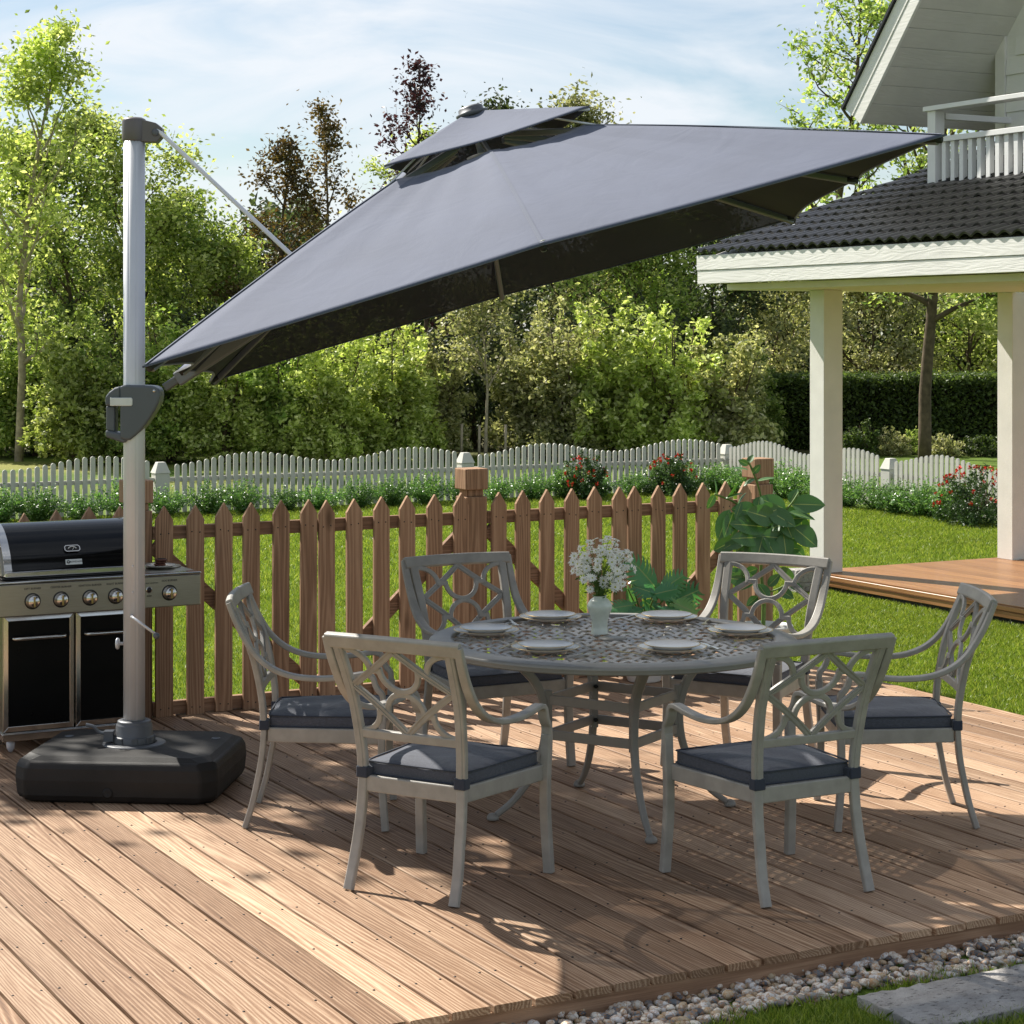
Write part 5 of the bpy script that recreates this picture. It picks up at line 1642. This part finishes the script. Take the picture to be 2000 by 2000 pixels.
# far wood filling in behind everything
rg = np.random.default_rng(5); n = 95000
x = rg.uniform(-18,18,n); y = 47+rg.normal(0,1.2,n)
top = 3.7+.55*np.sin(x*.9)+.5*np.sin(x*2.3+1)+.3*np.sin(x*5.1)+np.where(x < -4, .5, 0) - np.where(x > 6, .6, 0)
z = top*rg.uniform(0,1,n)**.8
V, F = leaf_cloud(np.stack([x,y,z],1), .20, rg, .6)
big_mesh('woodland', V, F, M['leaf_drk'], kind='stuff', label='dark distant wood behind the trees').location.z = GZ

# ---------------------------------------------------------------- boxwood border along the white fence
GB = 'low boxwood bushes along the foot of the white fence'
def box_proto(seed, lab, H=.37, Rr=.34):
    t = thing('boxwood_bush', lab, 'bush', (0,0,0), 0, GB)
    rg = np.random.default_rng(seed)
    nst = 46; C = []; stems = MB()
    for k in range(nst):
        a = rg.uniform(0,2*PI); r_ = Rr*math.sqrt(rg.uniform(0,1)); h = H*(1-.45*(r_/Rr)**2)*rg.uniform(.72,1.15)
        p1 = Vector((r_*math.cos(a)*.55, r_*math.sin(a)*.55, h*.5)); p2 = Vector((r_*math.cos(a), r_*math.sin(a), h))
        stems.tube([(0,0,-.02), p1, p2], [.005,.003,.002], 4)
        for q in range(62):
            s = rg.uniform(.1,1)**.8; b = Vector((0,0,0)).lerp(p1, min(1,s*2)) if s < .5 else p1.lerp(p2, s*2-1)
            C.append((b.x+rg.normal(0,.022), b.y+rg.normal(0,.022), max(.01,b.z+rg.normal(0,.022))))
    V, F = leaf_cloud(np.array(C), .032, rg, .5, up=.6)
    big_mesh('foliage', V, F, M['leaf_box'], t); stems.build('stems', M['stem'], t, recalc=False)
    return t
rng = random.Random(31)
protos = [None, None, None]
def boxwood(loc, lab, s):
    k = rng.randrange(3)
    if protos[k] is None:
        protos[k] = box_proto(300+k, lab); protos[k].location = loc; protos[k].rotation_euler = (0,0,rng.uniform(0,6)); protos[k].scale = (s,s,s); return
    dup(protos[k], loc, rng.uniform(0,6), lab, scale=(s,s,s*rng.uniform(.85,1.1)))
def ordn(k): return ['next to','second from','third from','fourth from','fifth from','sixth from','seventh from','eighth from','ninth from','tenth from','eleventh from'][k]
x = WV-.55
marks = [(1419,'the corner post of the white fence'),(908,'the white post behind the middle wooden post'),(310,'the white post right of the parasol mast')]
cnt = {}
while x > 4.6:
    u = WU-.62+rng.uniform(-.08,.08); loc = W(x,u,GZ); px = 1000+4000*loc.x/loc.y
    if px < 1419 and px > 920: mk = 'white corner post, counting left'
    elif px > 330: mk = 'white post above middle wooden post, counting left'
    else: mk = 'white post near the mast, counting left'
    cnt[mk] = cnt.get(mk, -1)+1
    boxwood(loc, 'boxwood bush, '+ordn(cnt[mk])+' the '+mk, rng.uniform(.85,1.2)); x -= rng.uniform(.42,.52)
y = WU-.6; c_ = 0
while y > 17.6:
    loc = W(WV-.55+rng.uniform(-.06,.06), y, GZ); px = 1000+4000*loc.x/loc.y
    if px < 1905:
        boxwood(loc, 'boxwood bush on the fence side run, '+ordn(c_)+' the corner post, counting right', rng.uniform(.95,1.25)); c_ += 1
    y -= rng.uniform(.42,.5)
M['leaf_red'] = leafmat('flower_bush_leaves', [(0.024,0.060,0.014),(0.048,0.096,0.024),(0.096,0.152,0.056)], .4, .3)
def fbush(px, u_or_v, lab, seed, H, Rr, side=False, fl=30):
    if side:
        r = (px-1000)/4000; v = WV-.75   # solve for u along the side border
        u = (v*VX-r*v*VY)/(VY+r*VX); loc = W(v,u,GZ)
    else:
        u = WU-.95; loc = W(px_to_v(px,u),u,GZ)
    shrub('flowering_bush', lab, seed, H, Rr, 5200, .036, M['leaf_red'], loc, 'bushes with red flowers', 'bush', flowers=fl, lobes=14)
fbush(1142, 0, 'bush with red flowers above the pickets left of the bare gap, the leftmost of three', 501, .56, .30, fl=34)
fbush(1312, 0, 'bush with red flowers just left of the rubber plant behind the wooden pickets', 502, .56, .33, fl=34)
fbush(1905, 0, 'large round bush with red flowers on the lawn beside the right porch pillar', 503, .66, .46, side=True, fl=70)

# ---------------------------------------------------------------- rubber plant in a white pot
def ficus_leaf(L, Wd, curl, rg):
    N = 8; vs = []; fs = []
    for i in range(N+1):
        s = i/N; w = Wd*.5*(math.sin(PI*min(1,s**.85))**.75)*(1 if s < .95 else .5); z = -curl*L*s*s
        x = L*s
        vs += [(x,-w,z+w*.22),(x,-w*.5,z+w*.14),(x,0,z),(x,w*.5,z+w*.14),(x,w,z+w*.22)]
    for i in range(N):
        for k in range(4): fs.append((i*5+k,i*5+k+1,(i+1)*5+k+1,(i+1)*5+k))
    return vs, fs
def ficus_mat():
    t = NT('rubber_plant_leaf')
    at_ = t.n('ShaderNodeUVMap'); isl = t.island()
    tcx = t.n('ShaderNodeTexCoord'); sp = t.n('ShaderNodeSeparateXYZ'); t.l(tcx.outputs['UV'], sp.inputs[0])
    mid = t.math('ABSOLUTE', t.math('SUBTRACT', sp.outputs[1], .5))
    side = t.math('SINE', t.math('MULTIPLY_ADD', mid, -40.0, t.math('MULTIPLY', sp.outputs[0], 95.0)))
    base = t.ramp(isl, [(0,(.025,.075,.018)),(.6,(.05,.135,.032)),(.85,(.10,.21,.05)),(1,(.24,.35,.09))])
    c = t.mix(t.math('MULTIPLY_ADD', side, .12, .12, clamp=True), base, (.09,.19,.05))
    c = t.mix(t.ramp(mid, [(.012,(1,1,1)),(.03,(0,0,0))]), c, (.30,.36,.10))
    b = t.bsdf(c, .42, 0, t.bump(side, .08, .002), .55, link=False)
    tr = t.n('ShaderNodeBsdfTranslucent'); t.l(t.mix(1.0, c, (2.2,2.6,1.0), 'MULTIPLY'), tr.inputs[0])
    mx = t.n('ShaderNodeMixShader'); mx.inputs[0].default_value = .10
    t.l(b, mx.inputs[1]); t.l(tr.outputs[0], mx.inputs[2]); t.l(mx.outputs[0], t.out.inputs[0]); return t.m
M['ficus'] = ficus_mat()
def leaf_object(name, vs, fs, mat, parent, nrow, ncol):
    m = MB(); m.add(vs, fs, 0, True); o = m.build(name, mat, parent, recalc=False)
    uv = o.data.uv_layers.new(name='UVMap')
    for p in o.data.polygons:
        for li in p.loop_indices:
            vi = o.data.loops[li].vertex_index % (nrow*ncol)
            uv.data[li].uv = ((vi//ncol)/(nrow-1), (vi % ncol)/(ncol-1))
    return o
def pot(t, r, h, rs=.0):
    m = MB(); m.lathe([(0,0),(r*.72,.0),(r*.76,.008),(r,h*.96),(r*1.04,h*.97),(r*1.04,h),(r*.95,h),(r*.92,h*.90),(r*.85,h*.5)], 40, cap=False); m.build('pot', M['pot'], t)
    m = MB(); m.lathe([(0,h*.90),(r*.5,h*.91),(r*.93,h*.885)], 24, cap=False); m.build('soil', M['soil'], t)
FP = at(1490,1211,11.75)
rp = thing('rubber_plant', 'potted rubber plant with big glossy leaves behind the right back chair', 'potted plant', (FP.x,FP.y,0), 0)
pot(rp, .165, .345)
rng = random.Random(41)
def rpl(px, py, dd=0.0):
    p = at(px, py, FP.y+dd); return Vector((p.x-FP.x, p.y-FP.y, p.z))
stems_ = MB()
trunk = smooth_path([(0,0,.30),(.005,0,.5),(-.01,.01,.66),rpl(1492,1060)],4)
stems_.tube(trunk, [.013]*5+[.010]*4+[.008]*(len(trunk)-9), 8)
br = [([rpl(1492,1070),rpl(1480,1030,.05),rpl(1440,985,.02),rpl(1396,965,-.05)], .006),
      ([rpl(1494,1060),rpl(1492,1010,.03),rpl(1484,960,.02),rpl(1468,915,.0),rpl(1461,902)], .006),
      ([rpl(1494,1060),rpl(1515,1020,-.03),rpl(1545,985,-.05),rpl(1560,962,-.02)], .006),
      ([rpl(1492,1150),rpl(1470,1135,-.05),rpl(1452,1125,-.08)], .005),
      ([rpl(1492,1160),rpl(1520,1150,-.05),rpl(1540,1140,-.06)], .005)]
for pts, r_ in br: stems_.tube(smooth_path(pts,4), r_, 6)
stems_.build('stem', M['stem'], rp)
# (base px, py, tip px, py, depth offset, width factor)
LV = [(1545,985,1602,985,-.06,.50),(1543,982,1555,958,.02,.55),(1540,1000,1585,1010,-.08,.36),(1535,995,1490,975,-.04,.52),(1530,1010,1545,1045,-.10,.55),
      (1550,1030,1590,1062,-.06,.62),(1515,1015,1466,1000,-.12,.52),(1500,1030,1440,1022,-.12,.46),(1490,1050,1440,1050,-.14,.46),(1490,1048,1480,1085,-.16,.60),
      (1493,1050,1515,1082,-.16,.60),(1530,1042,1536,1085,-.12,.55),(1505,1034,1535,1020,-.10,.5),(1484,970,1480,992,-.05,.7),(1478,940,1508,932,.0,.25),
      (1470,925,1483,910,-.02,.45),(1462,908,1445,900,.0,.5),(1461,905,1470,890,.02,.45),(1462,918,1433,912,.02,.22),(1475,935,1455,945,-.04,.3),
      (1418,975,1440,945,-.02,.3),(1415,975,1445,962,-.05,.28),(1440,990,1452,965,-.05,.3),(1396,966,1384,990,-.02,.4),(1398,968,1399,940,.0,.3),(1425,995,1405,1045,-.08,.42),
      (1432,1000,1418,1042,-.12,.42),(1440,1005,1432,1040,-.08,.42),(1448,1000,1455,1030,-.02,.5),(1470,990,1452,990,.03,.5),(1448,980,1438,1010,-.1,.28),
      (1500,1075,1470,1095,-.08,.5),(1505,1080,1530,1100,-.06,.5),(1500,1090,1450,1085,.02,.5),(1515,1075,1555,1090,.03,.5),
      (1475,1135,1430,1130,-.08,.5),(1468,1130,1440,1148,-.10,.5),(1480,1140,1500,1165,-.12,.55),(1520,1150,1545,1165,-.10,.5),(1540,1140,1565,1150,-.06,.5),
      (1500,1145,1520,1125,-.04,.5),(1455,1125,1425,1115,-.05,.45),(1520,1110,1548,1130,.0,.5),(1480,1110,1455,1120,.02,.5),(1515,1000,1530,985,.05,.6),(1460,1060,1440,1075,.04,.5),
      (1545,1065,1570,1085,.02,.5),(1470,1020,1450,1050,.05,.5),(1520,1055,1560,1050,.06,.5),(1480,1165,1462,1180,-.06,.5)]
rq = random.Random(77)
for _ in range(22):
    x0 = rq.gauss(1500,26); y0 = rq.uniform(985,1075); aa = rq.uniform(-.6,3.7)
    ll = rq.uniform(40,56); LV.append((x0, y0, x0+ll*math.cos(aa), y0+ll*.75*math.sin(aa)+6, rq.uniform(-.12,.06), rq.uniform(.5,.62)))
for i, (x0,y0,x1,y1,dd,wf) in enumerate(LV):
    a = rpl(x0,y0,dd*.5); b = rpl(x1,y1,dd)
    L = (b-a).length*1.18; dirv = (b-a).normalized()
    vs, fs = ficus_leaf(L, max(.04, L*wf*1.2), rng.uniform(.03,.14), rng)
    o = leaf_object('leaf', vs, fs, M['ficus'], rp, 9, 5)
    face = Vector((rng.gauss(0,.35), -1.0, rng.gauss(.35,.25))).normalized()
    if wf < .4: face = Vector((rng.gauss(.5,.5), -.3, .9)).normalized()
    y_ax = face.cross(dirv).normalized(); z_ax = dirv.cross(y_ax).normalized()
    mt = Matrix((dirv, y_ax, z_ax)).transposed().to_4x4(); mt.translation = a
    o.matrix_local = mt

# ---------------------------------------------------------------- monstera in a white pot
MP = at0(1258,11.9,0)
mo = thing('monstera_plant', 'potted monstera with split leaves in a white pot between table and fence', 'potted plant', (MP.x,MP.y,0), 0)
pot(mo, .13, .27)
def mon_mat():
    t = NT('monstera_leaf')
    tcx = t.n('ShaderNodeTexCoord'); sp = t.n('ShaderNodeSeparateXYZ'); t.l(tcx.outputs['UV'], sp.inputs[0])
    isl = t.n('ShaderNodeObjectInfo').outputs['Random']
    base = t.ramp(isl, [(0,(.04,.14,.06)),(.6,(.08,.25,.10)),(.85,(.16,.33,.11)),(1,(.38,.44,.13))])
    mid = t.math('ABSOLUTE', sp.outputs[1])
    c = t.mix(t.ramp(mid, [(.02,(1,1,1)),(.06,(0,0,0))]), base, (.22,.30,.12))
    b = t.bsdf(c, .3, 0, None, .5, link=False)
    tr = t.n('ShaderNodeBsdfTranslucent'); t.l(t.mix(1.0, c, (2.0,2.2,1.0), 'MULTIPLY'), tr.inputs[0])
    mx = t.n('ShaderNodeMixShader'); mx.inputs[0].default_value = .25
    t.l(b, mx.inputs[1]); t.l(tr.outputs[0], mx.inputs[2]); t.l(mx.outputs[0], t.out.inputs[0]); return t.m
M['monstera'] = mon_mat()
def monstera_leaf(L, rg):
    """heart shaped blade cut into finger lobes; local x runs from stalk to tip"""
    m = MB(); uvs = []
    nl = 7
    def hw(s): return L*.47*math.sin(PI*min(1,(s*.80+.17)))**.8
    for sd in (-1,1):
        for k in range(nl):
            s0 = k/nl*.94-.02; s1 = (k+.90)/nl*.94-.02
            adv = .17*L
            rows = []
            for i in range(6):
                f = i/5
                gap = 0 if f < .45 else (f-.45)/.55
                a = s0+.05*gap*.6; b = (k+1)/nl*.94-.02 if f < .45 else s1+( (k+1)/nl*.94-.02-s1)*(1-gap)**2
                W0, W1 = hw(a), hw(b)
                tip = (1-max(0,f-.75)*1.1)
                cx0 = a*L+adv*f*f; cx1 = b*L+adv*f*f
                mid_ = (cx0+cx1)/2; half = (cx1-cx0)/2*tip
                ww = (W0+W1)/2*f
                z = -.10*L*(ww/(L*.45))**2 - .12*L*((mid_/L))**2 + .012*L*math.sin(k*2.1)*f
                rows.append(((mid_-half, sd*ww, z-.006*L*gap), (mid_, sd*ww*1.01, z+.012*L*gap), (mid_+half, sd*ww, z-.006*L*gap)))
                uvs += [((mid_-half)/L, sd*f), (mid_/L, sd*f), ((mid_+half)/L, sd*f)]
            vs = [p for r_ in rows for p in r_]
            fs = []
            for i in range(5):
                for q in range(2): fs.append((i*3+q,i*3+q+1,(i+1)*3+q+1,(i+1)*3+q))
            m.add(vs, fs, 0, True)
        # basal lobe (back of the heart)
        vs = []; 
        for i in range(6):
            f = i/5; 
            vs += [(-.02*L-.16*L*math.sin(PI*f*.8), sd*hw(.0)*f*.95, -.10*L*f*f), (.0, sd*hw(0)*f, -.10*L*f*f)]
            uvs += [(-.1, sd*f),(0, sd*f)]
        m.add(vs, [(2*i,2*i+1,2*i+3,2*i+2) for i in range(5)], 0, True)
    return m, uvs
rng = random.Random(17)
def mpl(px, py, dd=0.0):
    p = at(px, py, MP.y+dd); return Vector((p.x-MP.x, p.y-MP.y, p.z))
ML = [((1279,1146),(1243,1100),-.05,.22),((1234,1140),(1250,1130),.05,.09),((1293,1152),(1331,1124),.02,.165),((1317,1174),(1359,1155),.0,.17),((1279,1160),(1256,1150),-.10,.14),((1280,1160),(1310,1152),-.12,.14),
      ((1317,1178),(1357,1194),-.05,.16),((1236,1182),(1194,1186),-.05,.16),((1226,1150),(1238,1168),.02,.11),((1255,1192),(1232,1199),-.1,.12),((1290,1190),(1320,1198),-.12,.14),((1260,1175),(1285,1192),-.06,.13),((1300,1165),(1330,1180),.03,.14)]
st = MB()
for (bx,by),(tx,ty),dd,L in ML:
    a = mpl(bx,by,dd); b = mpl(tx,ty,dd); dirv = (b-a).normalized()
    st.tube(smooth_path([(rng.uniform(-.03,.03),rng.uniform(-.03,.03),.24),Vector((a.x*.45,a.y*.45,.24+(a.z-.24)*.6)),a],5), .0045, 6)
    m, uvs = monstera_leaf(L, rng)
    o = m.build('leaf', M['monstera'], mo, recalc=False)
    uv = o.data.uv_layers.new(name='UVMap')
    for p in o.data.polygons:
        for li in p.loop_indices: uv.data[li].uv = uvs[o.data.loops[li].vertex_index]
    face = Vector((rng.gauss(0,.3), -.8, rng.gauss(.75,.2))).normalized()
    y_ax = face.cross(dirv).normalized(); z_ax = dirv.cross(y_ax).normalized()
    mt = Matrix((dirv, y_ax, z_ax)).transposed().to_4x4(); mt.translation = a; o.matrix_local = mt
st.build('stalks', M['stem'], mo)

# ---------------------------------------------------------------- tree standing beside the deck, out of the picture on the left: its crown shades the deck
shd = tree_thing('shade_tree','leafy tree left of the deck that throws dappled shade over the boards','tree', 61, 8.0,4.2,1.75, M['leaf_grn'],M['bark'], 5200,.13,.24, (-6.35,13.9,GZ), None, nlimb=16, sub=6, r0=.14, up=.15, aspect=.7)

# ---------------------------------------------------------------- grass blades
def blades(n, region, hmin, hmax, wmin, wmax, rg):
    v, u = region(n)
    P0 = np.stack([v*VX-u*VY, v*VY+u*VX, np.full(len(v), GZ)],1); n = len(v)
    a = rg.uniform(0,2*PI,n); h = rg.uniform(hmin,hmax,n); w = rg.uniform(wmin,wmax,n)
    ln = rg.normal(0,.45,(n,2))*h[:,None]
    sx = np.stack([np.cos(a)*w, np.sin(a)*w, np.zeros(n)],1)
    mid = P0+np.stack([ln[:,0]*.35, ln[:,1]*.35, h*.6],1); tip = P0+np.stack([ln[:,0], ln[:,1], h],1)
    V = np.stack([P0-sx, P0+sx, mid+sx*.7, tip, mid-sx*.7],1).reshape(-1,3)
    F = (np.arange(n)*5)[:,None]+np.array([0,1,2,3,4])[None]
    return V, F
rg = np.random.default_rng(99)
def inview(v, u, lim=.30):
    x = v*VX-u*VY; y = v*VY+u*VX
    return (np.abs(x/np.maximum(y,.1)) < lim) & (y > 1)
Vs = []; Fs = []; tot = 0
def addb(V, F):
    global tot
    Vs.append(V); Fs.append(F+tot); tot += len(V)
def reg(v0,v1,u0,u1,extra=None):
    def f(n):
        v = rg.uniform(v0,v1,n); u = rg.uniform(u0,u1,n); k = inview(v,u)
        if extra is not None: k &= extra(v,u)
        return v[k], u[k]
    return f
notslab = lambda v,u: ~((v > 3.98) & (v < 5.15) & (u > 4.85) & (u < 5.13)) & (u < 5.20+.03*np.sin(v*9)+.02*np.sin(v*23))
addb(*blades(52000, reg(2.0,6.0,4.3,5.24,notslab), .015,.05,.0009,.0018, rg))
notdeck = lambda v,u: ~((v < 7.55) & (u < 10.56)) & ~((v > 10.14) & (u < 13.7))
addb(*blades(265000, reg(7.5,12.5,8.4,14.5,notdeck), .018,.045,.0014,.003, rg))
addb(*blades(235000, reg(2.0,12.5,10.5,15.5,notdeck), .018,.045,.0016,.0032, rg))
addb(*blades(190000, reg(3.5,15.3,15.5,22.8,notdeck), .022,.05,.0025,.005, rg))
addb(*blades(60000, reg(12.5,15.3,13.7,22.0), .022,.05,.0025,.005, rg))
big_mesh('grass', np.concatenate(Vs), np.concatenate(Fs), M['leaf_blade'], kind='stuff', label='short bright green lawn grass')
